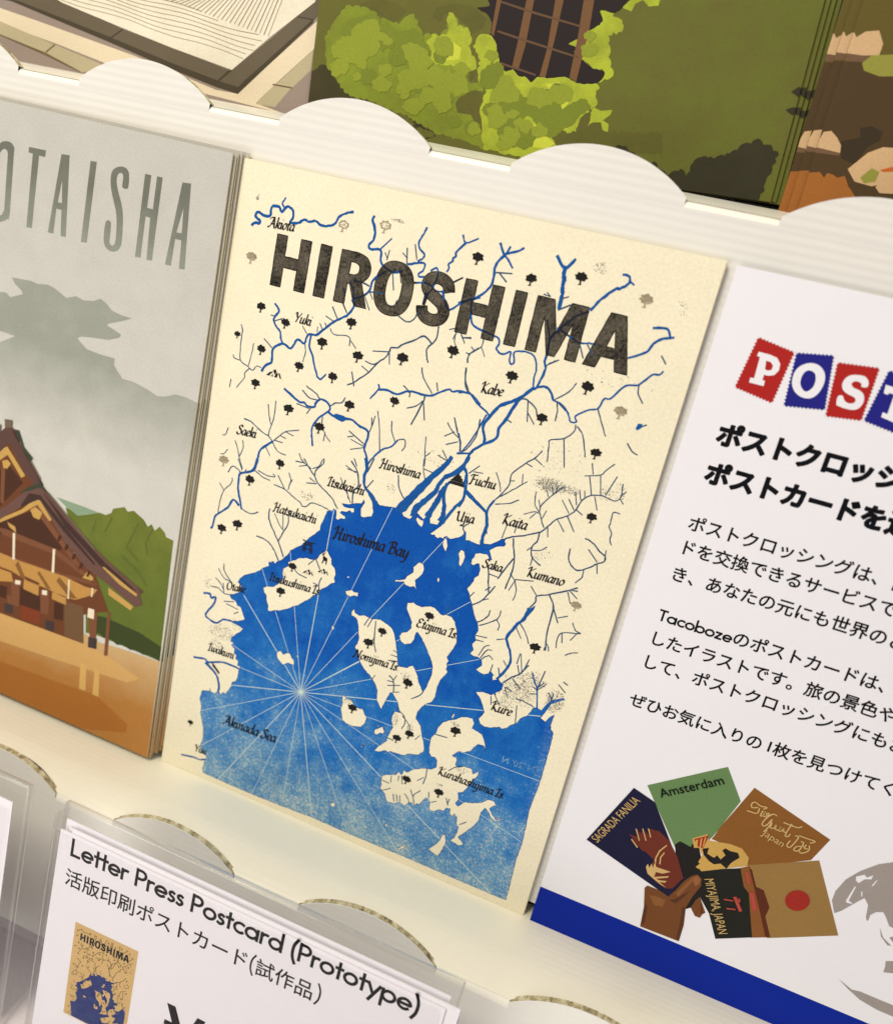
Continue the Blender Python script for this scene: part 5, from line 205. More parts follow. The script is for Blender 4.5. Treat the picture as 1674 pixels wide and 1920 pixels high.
PAPER_CREAM = rgb(241, 232, 205)
M_cream = paper('cream_card', PAPER_CREAM, grain=0.05, gscale=1600, bumpd=0.00004)
M_edge = paper('card_edge', rgb(226, 212, 172), grain=0.06)
M_creamedge = paper('cream_card_edge', rgb(255, 244, 205), grain=0.04)
M_board = board('white_board', rgb(229, 226, 222), depth=0.00009)
M_board2 = board('white_board_low', rgb(240, 238, 232), 0.0016, 0.00002)
M_ledge = board('white_board_ledge', rgb(240, 234, 216), 0.0016, 0.00003)
M_fold = paper('board_fold', rgb(250, 246, 234), rough=0.32, spec=.6, grain=0.01, fine=False)
def flute_mat():
    mt, t, p = nt('kraft_flutes'); co = coords(t)
    m = t.nodes.new('ShaderNodeMapping'); m.inputs['Scale'].default_value = (1, 0.5, 0.6); link(t, co, m.inputs[0])
    n = noise(t, m.outputs[0], 650, 3, 0.6); n3 = noise(t, co, 2500, 4, 0.7)
    f = mathn(t, 'ADD', mathn(t, 'MULTIPLY', n, 0.7), mathn(t, 'MULTIPLY', n3, 0.3))
    link(t, ramp(t, f, [(0.36, rgb(112, 98, 68)), (0.47, rgb(178, 164, 126)), (0.60, rgb(224, 214, 180))]), p.inputs['Base Color'])
    p.inputs['Roughness'].default_value = 0.85
    bump(t, p, f, 1.0, 0.0006)
    return mt
M_flute = flute_mat()
M_sea = sea_ink('sea_ink', rgb(2, 78, 170), rgb(28, 106, 184), rgb(92, 154, 194), PAPER_CREAM)
M_seaedge = mottled('sea_edge_ink', rgb(4, 40, 118), rgb(24, 78, 150), 1500, 0.4, 0.75)
M_river = mottled('river_ink', rgb(0, 68, 148), rgb(26, 102, 166), 2500, 0.35, 0.75)
M_creek = mottled('creek_ink', rgb(30, 62, 100), rgb(66, 96, 124), 2500, 0.35, 0.75)
M_riverdark = mottled('overprint_ink', rgb(16, 24, 40), rgb(30, 40, 62), 2500)
M_title = mottled('title_ink', rgb(20, 18, 14), rgb(112, 104, 90), 1700, 0.40, 0.66)
M_titleedge = mottled('title_edge_ink', rgb(16, 14, 12), rgb(60, 54, 46), 2200, .42, .75)
M_black = mottled('black_ink', rgb(24, 22, 22), rgb(52, 48, 44), 2600, 0.45, 0.8)
M_name = mottled('name_ink', rgb(22, 20, 26), rgb(46, 42, 44), 2600, 0.45, 0.8)
M_grey = mottled('grey_ink', rgb(120, 110, 92), rgb(188, 174, 144), 2400, 0.35, 0.65)
M_dust = mottled('dust_ink', rgb(104, 104, 98), rgb(158, 154, 140), 2400)
M_ray = paper('bare_line', rgb(205, 222, 214), grain=0.06)
M_faint = mottled('faint_bare_line', rgb(40, 104, 172), rgb(150, 184, 196), 1800, .4, .62)
M_barepaper = paper('bare_paper', rgb(226, 226, 200), grain=0.06)
def P(k, c, **kw):
    if max(c) < 180: c = tuple(v * 0.90 for v in c)
    return paper(k, rgb(*c), grain=kw.pop('grain', 0.06), gscale=kw.pop('gscale', 2400), **kw)
ART = {
 'sky': P('art_sky', (192, 190, 184), grad=(-10, -120, rgb(210, 208, 200))),
 'cloud': P('art_cloud', (168, 172, 160), grad=(-50, -74, rgb(203, 201, 194))), 'teal': P('art_teal', (150, 176, 146)), 'leaf': P('art_leaf', (128, 136, 48), mot=(rgb(92, 104, 34), 140, .75), grad=(-78, -112, rgb(96, 112, 40))),
 'hedge': P('art_hedge', (62, 74, 30)), 'ground': P('art_ground', (216, 188, 140), grad=(-112, -136, rgb(178, 122, 58))), 'sand': P('art_sand', (222, 196, 152), grad=(-108, -122, rgb(208, 164, 100))),
 'rust': P('art_rust', (190, 140, 78), grad=(-124, -138, rgb(168, 106, 40))), 'straw': P('art_straw', (214, 172, 100)), 'wood': P('art_wood', (118, 66, 34)), 'darkwood': P('art_darkwood', (78, 42, 24)),
 'panel': P('art_panel', (124, 90, 58)), 'reddoor': P('art_reddoor', (140, 62, 28)), 'beam': P('art_beam', (136, 84, 54)), 'slate': P('art_slate', (72, 58, 56)), 'gold': P('art_gold', (196, 156, 84)),
 'rope': P('art_rope', (190, 142, 74)), 'ropedark': P('art_ropedark', (146, 100, 46)), 'tie': P('art_tie', (236, 222, 196)), 'plum': P('art_plum', (100, 70, 62)), 'plumlight': P('art_plumlight', (116, 82, 72)), 'plumdark': P('art_plumdark', (70, 46, 40)),
 'pine': P('art_pine', (62, 72, 52)), 'taupe': P('art_taupe', (122, 104, 86)), 'title': P('art_title', (122, 124, 112), grad=(-12, -46, rgb(172, 178, 168))),
 'sandpale': P('art_sandpale', (226, 210, 182)), 'khaki': P('art_khaki', (184, 172, 140)), 'joint': P('art_joint', (120, 100, 70)), 'lavender': P('art_lavender', (168, 150, 140)), 'umber': P('art_umber', (112, 100, 80)), 'umberdark': P('art_umberdark', (78, 68, 50)),
 'gravel': P('art_gravel', (234, 226, 208), mot=(rgb(214, 200, 172), 140, .35)), 'rake': P('art_rake', (164, 146, 114)),
 'moss': P('art_moss', (110, 122, 38), mot=(rgb(98, 92, 38), 140, .75), grad=(160, 20, rgb(98, 98, 36), 0)), 'darkleaf': P('art_darkleaf', (70, 62, 28), mot=(rgb(52, 48, 22), 140, .75)), 'midleaf': P('art_midleaf', (142, 158, 40), mot=(rgb(112, 118, 36), 140, .75)), 'brightleaf': P('art_brightleaf', (172, 184, 48), mot=(rgb(138, 146, 40), 140, .75)), 'yellowleaf': P('art_yellowleaf', (194, 200, 62)),
 'olive': P('art_olive', (106, 102, 38), mot=(rgb(84, 84, 30), 140, .75)), 'aubergine': P('art_aubergine', (34, 22, 24)), 'postbrown': P('art_postbrown', (126, 88, 54)), 'railbrown': P('art_railbrown', (108, 78, 54)), 'shadowleaf': P('art_shadowleaf', (56, 52, 28), mot=(rgb(44, 40, 24), 140, .75)),
 'dimleaf': P('art_dimleaf', (106, 92, 34)), 'dimbrown': P('art_dimbrown', (84, 62, 32)), 'pondshade': P('art_pondshade', (60, 46, 26)), 'petal': P('art_petal', (206, 170, 128)), 'petaldark': P('art_petaldark', (124, 92, 66)), 'lily': P('art_lily', (160, 158, 66)),
 'ember': P('art_ember', (196, 96, 36)), 'amber': P('art_amber', (176, 108, 44)),
 'clumpdark': P('art_clumpdark', (128, 140, 38)), 'clumplight': P('art_clumplight', (153, 164, 46)),
 'leafdark': P('art_leafdark', (100, 112, 40)), 'hc_skinlight': P('art_hc_skinlight', (152, 96, 52)), 'hc_skindark': P('art_hc_skindark', (94, 52, 26)),
 'hc_green': P('art_hc_green', (112, 148, 92)), 'hc_brown': P('art_hc_brown', (150, 96, 38)), 'hc_tan': P('art_hc_tan', (166, 128, 70)), 'hc_orange': P('art_hc_orange', (150, 92, 42)), 'hc_maroon': P('art_hc_maroon', (98, 42, 20)), 'hc_black': P('art_hc_black', (26, 28, 20)),
 'hc_ink': P('art_hc_ink', (26, 22, 22)), 'hc_yellow': P('art_hc_yellow', (200, 160, 84)), 'hc_red': P('art_hc_red', (172, 42, 30)), 'hc_navy': P('art_hc_navy', (14, 16, 58)), 'hc_brick': P('art_hc_brick', (118, 46, 30)), 'hc_straw': P('art_hc_straw', (206, 172, 112)),
 'hc_skin': P('art_hc_skin', (126, 74, 34)), 'hc_nail': P('art_hc_nail', (164, 104, 62)), 'hc_pink': P('art_hc_pink', (180, 70, 60)), 'globe': P('art_globe', (176, 166, 162)),
}
M_white = paper('white_sheet', rgb(236, 234, 241), grain=0.015, rough=0.55, spec=0.3)
M_slip = paper('white_slip', rgb(232, 228, 234), grain=0.015, rough=0.5)
M_text = paper('text_ink', rgb(12, 12, 18), grain=0.02, rough=0.6, spec=0.1)
M_stampred = paper('stamp_red', rgb(172, 26, 22), grain=0.03); M_stampblue = paper('stamp_blue', rgb(24, 24, 128), grain=0.03)
M_band = paper('band_blue', rgb(2, 36, 150), grain=0.02, rough=0.5, spec=.12)
M_band2 = paper('band_blue_small', rgb(40, 84, 160), grain=0.02, rough=0.4)
M_minicard = paper('small_card_tan', rgb(206, 170, 112), grain=0.05); M_minisea = mottled('small_card_navy', rgb(22, 32, 104), rgb(40, 66, 116), 900, 0.4, 0.65); M_miniline = mottled('small_card_line', rgb(96, 80, 42), rgb(126, 104, 60), 2000)
M_hollow = paper('dark_board_back', rgb(96, 80, 58), grain=0.05)
M_table = paper('white_cloth', rgb(214, 206, 210), grain=0.03, gscale=1200)
def acrylic(name, glass):
    mt, t, p = nt(name)
    if glass:
        tr = t.nodes.new('ShaderNodeBsdfTransparent'); tr.inputs[0].default_value = (0.92, 0.92, 0.91, 1)
        gl = t.nodes.new('ShaderNodeBsdfGlossy'); gl.inputs['Roughness'].default_value = 0.12; gl.inputs[0].default_value = (1, 1, 1, 1)
        fr = t.nodes.new('ShaderNodeLayerWeight'); fr.inputs[0].default_value = 0.25
        mx = t.nodes.new('ShaderNodeMixShader'); link(t, fr.outputs['Facing'], mx.inputs[0]); link(t, tr.outputs[0], mx.inputs[1]); link(t, gl.outputs[0], mx.inputs[2])
        link(t, mx.outputs[0], t.nodes['Material Output'].inputs[0])
    else:
        tr = t.nodes.new('ShaderNodeBsdfTransparent'); tr.inputs[0].default_value = (0.98, 0.98, 0.98, 1)
        gl = t.nodes.new('ShaderNodeBsdfGlossy'); gl.inputs['Roughness'].default_value = 0.06
        fr = t.nodes.new('ShaderNodeFresnel'); fr.inputs[0].default_value = 1.4
        mx = t.nodes.new('ShaderNodeMixShader'); geo_ = t.nodes.new('ShaderNodeNewGeometry'); link(t, mathn(t, 'MULTIPLY', fr.outputs[0], mathn(t, 'SUBTRACT', 1.0, geo_.outputs['Backfacing'])), mx.inputs[0]); link(t, tr.outputs[0], mx.inputs[1]); link(t, gl.outputs[0], mx.inputs[2])
        link(t, mx.outputs[0], t.nodes['Material Output'].inputs[0])
    return mt
M_clear = acrylic('clear_acrylic_face', False); M_glass = acrylic('clear_acrylic_edge', True)

# ------------------------------------------------------------------ mesh helpers (local millimetres -> metres)
def mesh(name, v, f, mats, fm=None, smooth=False):
    me = bpy.data.meshes.new(name)
    me.from_pydata([(a * MM, b * MM, c * MM) for a, b, c in v], [], f)
    for mt in (mats if isinstance(mats, (list, tuple)) else [mats]): me.materials.append(mt)
    if fm is not None: me.polygons.foreach_set('material_index', fm)
    if smooth: me.polygons.foreach_set('use_smooth', [True] * len(f))
    me.update(); return me
def obj(name, me, parent=None, mat=None):
    o = bpy.data.objects.new(name, me); COL.objects.link(o)
    if parent is not None: o.parent = parent
    if mat is not None:
        if parent is not None: o.matrix_local = mat
        else: o.matrix_world = mat
    return o
def tag(o, label, cat, group=None, kind=None):
    o['label'] = label; o['category'] = cat
    if group: o['group'] = group
    if kind: o['kind'] = kind
    return o
def copy_thing(o, mat=None, label=None):
    c = o.copy(); COL.objects.link(c)
    if mat is not None: c.matrix_world = mat
    if label: c['label'] = label
    for ch in o.children:
        d = ch.copy(); COL.objects.link(d); d.parent = c
    return c
def pp(s): return [tuple(map(float, q.split(','))) for q in s.split()]
def inside(loops, q):
    c = np.zeros(len(q), bool)
    for L in loops:
        a = np.asarray(L, float); b = np.roll(a, -1, 0)
        for (x0, y0), (x1, y1) in zip(a, b):
            if y0 == y1: continue
            k = ((y0 > q[:, 1]) != (y1 > q[:, 1])) & (q[:, 0] < (x1 - x0) * (q[:, 1] - y0) / (y1 - y0) + x0)
            c ^= k
    return c
def fill(loops, z=0.0, guides=()):
    """even-odd filled outline"""
    vs, es = [], []
    for L in loops:
        n = len(vs); k = len(L)
        vs += [Vector((x, y)) for x, y in L]; es += [(n + i, n + (i + 1) % k) for i in range(k)]
    for ga, gb in guides:
        n = len(vs); vs += [Vector(ga), Vector(gb)]; es.append((n, n + 1))
    V, E, F, *_ = delaunay_2d_cdt(vs, es, [], 0, 1e-5)
    if not F: return [], []
    A = np.array([[V[i][0], V[i][1]] for i in range(len(V))])
    F = [f for f in F]
    cen = np.array([A[list(f)].mean(0) for f in F])
    ok = inside(loops, cen)
    out = []
    for f, k in zip(F, ok):
        if not k: continue
        p = A[list(f)]; ar = sum(p[i - 1][0] * p[i][1] - p[i][0] * p[i - 1][1] for i in range(len(p)))
        out.append(list(f) if ar > 0 else list(f)[::-1])
    return [(x, y, z) for x, y in A], out
def smooth(p, n=4, closed=False):
    p = [np.array(q, float) for q in p]; out = []
    k = len(p)
    if k < 3: return [tuple(q) for q in p]
    rngk = range(k) if closed else range(k - 1)
    for i in rngk:
        g = (lambda j: p[j % k]) if closed else (lambda j: p[min(max(j, 0), k - 1)])
        a, b, c, d = g(i - 1), g(i), g(i + 1), g(i + 2)
        for s in range(n):
            t = s / n
            out.append(tuple(0.5 * (2 * b + (c - a) * t + (2 * a - 5 * b + 4 * c - d) * t * t + (3 * b - a - 3 * c + d) * t ** 3)))
    if not closed: out.append(tuple(p[-1]))
    return out
def rough_loop(L, amp, step=0.5):
    """subdivide an outline and give it the small wobble of a hand-cut block"""
    out = []
    k = len(L)
    for i in range(k):
        a, b = np.array(L[i]), np.array(L[(i + 1) % k]); d = np.linalg.norm(b - a); n = max(1, int(d / step))
        for s in range(n):
            q = a + (b - a) * s / n
            if s: q = q + rng.normal(0, amp, 2)
            out.append(tuple(q))
    return out
class Geo:
    def __init__(s): s.v, s.f, s.m = [], [], []
    def add(s, v, f, m=0):
        n = len(s.v); s.v += v; s.f += [[n + i for i in q] for q in f]; s.m += [m] * len(f)
    def ribbon(s, pts_, hw, z, m=0, nib=None):
        p = np.asarray(pts_, float); k = len(p)
        if k < 2: return
        d = np.zeros_like(p); d[1:-1] = p[2:] - p[:-2]; d[0] = p[1] - p[0]; d[-1] = p[-1] - p[-2]
        d /= np.maximum(np.linalg.norm(d, axis=1, keepdims=True), 1e-9); nrm = np.stack([-d[:, 1], d[:, 0]], 1)
        w = np.broadcast_to(np.asarray(hw, float), (k,))
        if nib is not None: w = np.sqrt((nrm @ np.asarray(nib)) ** 2 + w ** 2)
        p0 = p.copy(); p0[0] -= d[0] * w[0] * .4; p0[-1] += d[-1] * w[-1] * .4
        a, b = p0 + nrm * w[:, None], p0 - nrm * w[:, None]
        s.add([(x, y, z) for x, y in a] + [(x, y, z) for x, y in b], [[i, k + i, k + i + 1, i + 1] for i in range(k - 1)], m)
    def build(s, name, mats, parent=None, sm=False):
        me = mesh(name, s.v, s.f, mats, s.m, sm); return obj(name, me, parent)
def print_shape(name, loops, z, mt, parent):
    v, f = fill(loops, z)
    if not f: return None
    return obj(name, mesh(name, v, f, mt), parent)
def clip_rect(loop, x0, x1, y0, y1):
    def cut(L, ax, lim, sign):
        out = []
        for i in range(len(L)):
            a, b = L[i - 1], L[i]; ia, ib = sign * (a[ax] - lim) <= 0, sign * (b[ax] - lim) <= 0
            if ia != ib:
                t = (lim - a[ax]) / (b[ax] - a[ax]); out.append((a[0] + (b[0] - a[0]) * t, a[1] + (b[1] - a[1]) * t))
            if ib: out.append(b)
        return out
    L = list(loop)
    for ax, lim, sg in ((0, x0, -1), (0, x1, 1), (1, y0, -1), (1, y1, 1)):
        if L: L = cut(L, ax, lim, sg)
    return L
def card(name, w, h, t, front, edge, at, bow=0.0):
    """sheet of card: local x 0..w, y -h..0, front face at z = 0, back at -t"""
    v = [(0, 0, 0), (w, 0, 0), (w, -h, 0), (0, -h, 0), (0, 0, -t), (w, 0, -t), (w, -h, -t), (0, -h, -t)]
    f = [[3, 2, 1, 0], [4, 5, 6, 7], [0, 1, 5, 4], [1, 2, 6, 5], [2, 3, 7, 6], [3, 0, 4, 7]]
    return obj(name, mesh(name, v, f, [front, edge], [0, 1, 1, 1, 1, 1]), None, at if isinstance(at, Matrix) else frame(*at))
def shifted(at, dx=0.0, dy=0.0, dz=0.0):
    return frame(*at) @ Matrix.Translation((dx * MM, dy * MM, dz * MM))
def leafy(L, lobe=1.7, amp=0.55):
    """outline broken into the small scalloped lobes of painted leaves"""
    a = np.asarray(rough_loop(L, 0.0, 0.3), float)
    if sum(a[i - 1][0] * a[i][1] - a[i][0] * a[i - 1][1] for i in range(len(a))) < 0: a = a[::-1]
    d = np.roll(a, -1, 0) - np.roll(a, 1, 0); d /= np.maximum(np.linalg.norm(d, axis=1, keepdims=True), 1e-9); nr = np.stack([d[:, 1], -d[:, 0]], 1)
    out, ph, am, ln = [], 0.0, amp, lobe
    for i in range(len(a)):
        ph += 0.3 / ln
        if ph > 1: ph -= 1; am = amp * rng.uniform(.3, 1.4); ln = lobe * rng.uniform(.5, 1.5)
        out.append(tuple(a[i] + nr[i] * (am * math.sqrt(max(math.sin(math.pi * ph), 0)) - amp * .35)))
    return out
def put_art(parent, art, w, h, z0=0.02, dz=0.006, wob=0.0, jag=()):
    z = z0
    for n, c, loops in art:
        for_l = []
        for l in loops:
            L = pp(l)
            if wob and len(L) > 14:
                L = leafy(L) if n in jag else rough_loop(smooth(L, 2, True), wob, 0.35)
            L = clip_rect(L, 0.02, w - 0.02, -h + 0.02, -0.02)
            if len(L) > 2: for_l.append(L)
        if n in ('paving_stone', 'paving_lavender', 'frame_joint'):
            for L in for_l: print_shape(n, [L], z, ART[c], parent)
        elif for_l: print_shape(n, for_l, z, ART[c], parent)
        z += dz
    return z
def text_mesh(body, size, bold, mt, name):
    """letters as flat mesh; heavier weights get a rim of width bold * size round every outline"""
    c = bpy.data.curves.new('writing', 'FONT'); c.body = body; c.size = size * MM; c.resolution_u = 3
    o = bpy.data.objects.new('writing', c); COL.objects.link(o)
    dg = bpy.context.evaluated_depsgraph_get(); me = bpy.data.meshes.new_from_object(o.evaluated_get(dg))
    bpy.data.objects.remove(o); bpy.data.curves.remove(c)
    if bold > 0:
        bm = bmesh.new(); bm.from_mesh(me); bmesh.ops.remove_doubles(bm, verts=bm.verts[:], dist=size * MM * 1e-4)
        b = bold * size * MM; k = 0
        for e in [e for e in bm.edges if len(e.link_faces) == 1]:
            p, q = e.verts[0].co.copy(), e.verts[1].co.copy(); d = q - p
            if d.length < 1e-9: continue
            d.normalize(); n = Vector((-d.y, d.x, 0)) * b; t = d * b * 0.6; z = Vector((0, 0, (0.8 + 0.7 * (k % 9)) * 1e-6)); k += 1
            bm.faces.new([bm.verts.new(v + z) for v in (p - t - n, q + t - n, q + t + n, p - t + n)])
        bm.to_mesh(me); bm.free()
    me.materials.clear(); me.materials.append(mt); me.name = name
    for p_ in me.polygons: p_.material_index = 0
    return me
def lay(x, y, z, ang=0.0, sx=1.0, sy=1.0): return Matrix.Translation((x * MM, y * MM, z * MM)) @ Matrix.Rotation(ang, 4, 'Z') @ Matrix.Diagonal((sx, sy, 1, 1))

# ------------------------------------------------------------------ pen lettering
CHANCERY = {
'a': (4.6, ["3.6,4.6 2.2,5 .8,3.6 .4,1.6 1.2,.1 2.4,.8 3.6,3", "3.9,5 3.4,1.2 3.8,.2 4.8,.8"]), 'b': (4.4, ["1,9 .6,1 1.5,.1 3,.6 4,2.6 3.4,4.6 2.2,4.6 .9,3"]),
'c': (3.7, ["3.4,4.2 2.4,5 1,4 .4,2 1,.3 2.2,.1 3.4,1"]), 'd': (4.7, ["3.6,4.6 2.2,5 .8,3.6 .4,1.6 1.2,.1 2.4,.8 3.6,3", "4,9 3.4,1.2 3.8,.2 4.8,.8"]),
'e': (3.7, [".6,2.4 2.4,2.9 3.3,4 2.6,5 1.4,4.5 .5,2.6 .7,.7 1.9,.1 3.4,1"]), 'h': (4.8, ["1.2,9 .6,0", ".9,3 2.4,4.8 3.6,4.6 3.4,2.5 3.2,.8 3.7,.1 4.6,.8"]),
'i': (2.2, [".2,4.3 1,5 .8,1 1.2,.1 2,.8", "1.2,7.4 1.7,7.9"]), 'j': (2.2, [".2,4.3 1.2,5 .7,-2 -.4,-3.6 -1.6,-3.2", "1.2,7.4 1.7,7.9"]),
'k': (4.4, ["1.2,9 .6,0", ".9,2.6 2.6,4.8 3.6,4.4 3,3 1,2.5", "1.8,2.4 3.2,.3 4.4,.5"]), 'm': (6.8, [".2,4.3 1,5 .6,0", ".8,3 2.3,4.9 3.2,4.6 2.9,0", "3,3 4.6,4.9 5.6,4.6 5.3,.8 5.8,.1 6.7,.8"]),
'n': (4.8, [".2,4.3 1,5 .6,0", ".8,3 2.4,4.9 3.5,4.6 3.3,.8 3.8,.1 4.7,.8"]), 'o': (4.3, ["2.2,5 .8,3.8 .4,1.8 1.4,.1 3,1 3.8,3.2 3,4.8 2.1,5"]),
'r': (3.3, [".2,4.3 1,5 .6,0", ".8,3 2.2,4.9 3.2,4.5"]), 's': (3.3, ["3,4.3 2,5 1,4.2 1.6,3 2.7,1.6 2.2,.2 1,.1 .2,.8"]), 't': (2.8, ["1.6,7 1,1 1.5,.1 2.6,.8", ".2,4.9 2.7,4.9"]),
'u': (4.8, [".2,4.3 .9,5 .6,1.4 1.3,.1 2.6,1 3.5,4", "3.7,5 3.3,1 3.8,.1 4.7,.8"]), 'w': (6.1, [".2,4.3 .9,5 .8,1 1.6,.1 3,2.6 3.2,5 3.2,1 4.2,.2 5.6,2.4 5.8,5"]),
'y': (4.5, [".2,4.3 .9,5 .8,1.4 1.6,.1 2.8,1 3.5,4.2", "3.8,5 3.3,0 2.2,-3.2 .6,-3.4"]),
'A': (6, ["-.8,6.6 .6,8 3,8.3 3.4,8.5", "3.2,8.6 1.6,3 -.2,.2 -1.2,.4", "3.2,8.6 4.6,1 5.4,0", "1,3 4.6,3"]), 'B': (5.8, ["-.4,6.6 .6,8 3,8.6 4.6,7.6 3.8,5.4 1.8,4.8", "2,8 1.2,0", "2,4.8 4.4,4.4 5,2.2 3.6,.3 .6,0"]),
'E': (5.4, ["4.8,7.4 3.4,8.6 1.6,8 1.4,6 2.6,4.8 3.6,4.8", "2.6,4.8 1,3.6 .6,1.4 2,0 4,.4 5,1.4"]), 'F': (5, ["-.4,6.6 .6,8.2 3,8.2 5.4,8.6", "2.2,8.2 1.2,0 .2,.1", "1.6,4.4 4,4.6"]),
'H': (6.4, ["-.6,6.6 .4,8.2 1.6,8.4 .8,0 0,.2", "5,8.6 4.2,1 5,0 6,.6", "1.2,4.4 4.6,4.6"]), 'I': (3.4, ["-.6,6.6 .6,8.2 2.4,8.4 3.4,8.6", "2,8.3 1.4,.2", ".2,.1 2.4,.1"]),
'K': (5.8, ["-.6,6.6 .4,8.2 1.6,8.4 .8,0", "5.2,8.6 3.4,7 1.3,4.4 3.6,1 5,0 6,.6"]), 'N': (6.8, ["-1,.4 .2,0 1.2,8.4 2.6,6 4.8,.2 5.6,8 6.6,8.6"]),
'O': (6.6, ["3,8.5 1,7 .4,3.6 1.6,.4 4,.4 5.6,3 5.6,6.4 4.4,8.4 2.6,8.4"]), 'S': (5, ["4.6,7.4 3.4,8.6 1.6,7.8 1.8,5.8 3.8,4 4,1.6 2.4,0 .6,.4 0,1.6"]),
'U': (6.6, ["-.4,6.8 .8,8.4 1,2 2.4,.1 4.4,1.6 5.2,6", "5.4,8.6 4.8,1 5.4,0 6.2,.6"]), 'Y': (5.4, ["-.4,7 .8,8.4 1.8,5 3,4.2", "5.4,8.6 3,4 2,0"]), '.': (2.2, [".3,.1 .8,.5 1.2,.8"]), ' ': (2.4, []),
}
def pen_word(word):
    """strokes of a word in pen units: (list of polylines, width)"""
    x, st = 0.0, []
    for ch in word:
        w, ss = CHANCERY[ch]
        for s in ss:
            q = smooth(pp(s), 4); st.append([(a + x + 0.16 * b, b) for a, b in q])
        x += w
    return st, x
def arc(cx, cy, r_, a0, a1, n=20, ry=None):
    ry = ry or r_
    return [(cx + r_ * math.cos(math.radians(a0 + (a1 - a0) * i / n)), cy + ry * math.sin(math.radians(a0 + (a1 - a0) * i / n))) for i in range(n + 1)]
GEOSANS = {
'L': (4.4, [[(.6, 8), (.6, 0)], [(.6, .5), (4, .5)]]), 'e': (5.3, [[(.7, 2.5), (4.7, 2.5)], arc(2.7, 2.5, 2.1, 0, 318)]), 't': (3.0, [[(1.5, 7.2), (1.5, 0)], [(.2, 4.6), (2.9, 4.6)]]),
'r': (3.2, [[(.7, 5), (.7, 0)], arc(2.3, 3.0, 1.6, 170, 65, 8)]), 'P': (4.8, [[(.7, 8), (.7, 0)], [(.7, 7.5), (2.3, 7.5)] + arc(2.3, 5.6, 1.9, 85, -85, 14) + [(2.3, 3.7), (.7, 3.7)]]),
's': (3.3, [smooth([(2.7, 4.1), (1.7, 4.6), (.8, 3.9), (1.2, 2.9), (2.3, 2.3), (2.7, 1.3), (1.7, .4), (.5, .9)], 4)]), 'o': (5.4, [arc(2.7, 2.5, 2.1, 0, 360, 28)]), 'c': (4.4, [arc(2.7, 2.5, 2.1, 48, 312)]),
'a': (5.7, [arc(2.7, 2.5, 2.1, 0, 360, 28), [(4.9, 5), (4.9, 0)]]), 'd': (5.7, [arc(2.7, 2.5, 2.1, 0, 360, 28), [(4.9, 8.3), (4.9, 0)]]), 'p': (5.6, [arc(2.9, 2.5, 2.1, 0, 360, 28), [(.7, 5), (.7, -2.6)]]),
'b': (5.6, [arc(2.9, 2.5, 2.1, 0, 360, 28), [(.7, 8.3), (.7, 0)]]), 'y': (4.7, [[(.3, 5), (2.5, .3)], [(4.5, 5), (1.2, -2.6)]]), 'z': (4.1, [[(.4, 4.5), (3.5, 4.5)], [(3.4, 4.5), (.6, .5)], [(.4, .5), (3.8, .5)]]),
'T': (4.6, [[(0, 7.5), (4.4, 7.5)], [(2.2, 7.5), (2.2, 0)]]), '(': (2.6, [smooth([(2.1, 8.8), (.95, 6), (.7, 3.2), (1.0, .5), (2.1, -2.1)], 4)]), ')': (2.6, [smooth([(.4, 8.8), (1.55, 6), (1.8, 3.2), (1.5, .5), (.4, -2.1)], 4)]), ' ': (2.6, []),
'A': (5.6, [[(.3, 0), (2.8, 8)], [(5.3, 0), (2.8, 8)], [(1.2, 2.6), (4.4, 2.6)]]), 'm': (8.2, [[(.7, 5), (.7, 0)], arc(2.4, 3.0, 1.7, 180, 0, 12) + [(4.1, 0)], arc(5.8, 3.0, 1.7, 180, 0, 12) + [(7.5, 0)]]),
}
def geo_text(name, word, x, y, width, cap, z, mt, parent, half=.5, ang=0.0):
    adv = sum(GEOSANS[c][0] for c in word); kx, ky = width / adv, cap / 8.0
    g, px, k = Geo(), 0.0, 0
    for ch in word:
        w, ss = GEOSANS[ch]
        for s in ss:
            g.ribbon([((a + px) * kx, b * ky) for a, b in s], half * (kx + ky) / 2, z + 0.003 * (k % 6)); k += 1
        px += w
    c, sn = math.cos(ang), math.sin(ang)
    g.v = [(x + a * c - b * sn, y + a * sn + b * c, zz) for a, b, zz in g.v]
    return g.build(name, mt, parent)

# ================================================================== the table and the cardboard rack
tb = Geo()
tz = 0.0
tb.add([(-900, -700, 0), (1100, -700, 0), (1100, 500, 0), (-900, 500, 0)], [[0, 1, 2, 3]])
table = tb.build('table_top', M_table); table['kind'] = 'structure'
X0, X1 = -170.0, 280.0
STEP = (-162.3, 22.5)
FOLD = (9.1, -1.5)                      # y, z of the upper fold; the lower one is a step down and out
R_F = 1.6
SAG = (0.5, 3.0)                        # the board bows down towards its crease
rack = bpy.data.objects.new('display_rack', None); COL.objects.link(rack); rack.location = W(50, -198, 0) * 1.0; rack.location.z = 0
tag(rack, 'white corrugated cardboard rack of stepped tiers with round retaining tabs', 'display rack')
bpy.context.view_layer.update()
INV = Matrix.Translation(rack.location).inverted()
def part(name, geo_, mats, o, ux=(1, 0, 0), uy=(0, 1, 0), sm=False):
    ob = geo_.build(name, mats, rack, sm); ob.matrix_local = INV @ frame(o, ux, uy); return ob
CH, PITCH, TH = 33.4, 50.15, 6.0
RAD = ((CH / 2) ** 2 + TH ** 2) / (2 * TH)
def arc_pts(xa, n=28):
    c = xa + CH / 2; cy = TH - RAD; a = math.asin(CH / 2 / RAD)
    return [(c + RAD * math.sin(-a + 2 * a * i / n), cy + RAD * math.cos(-a + 2 * a * i / n)) for i in range(n + 1)]
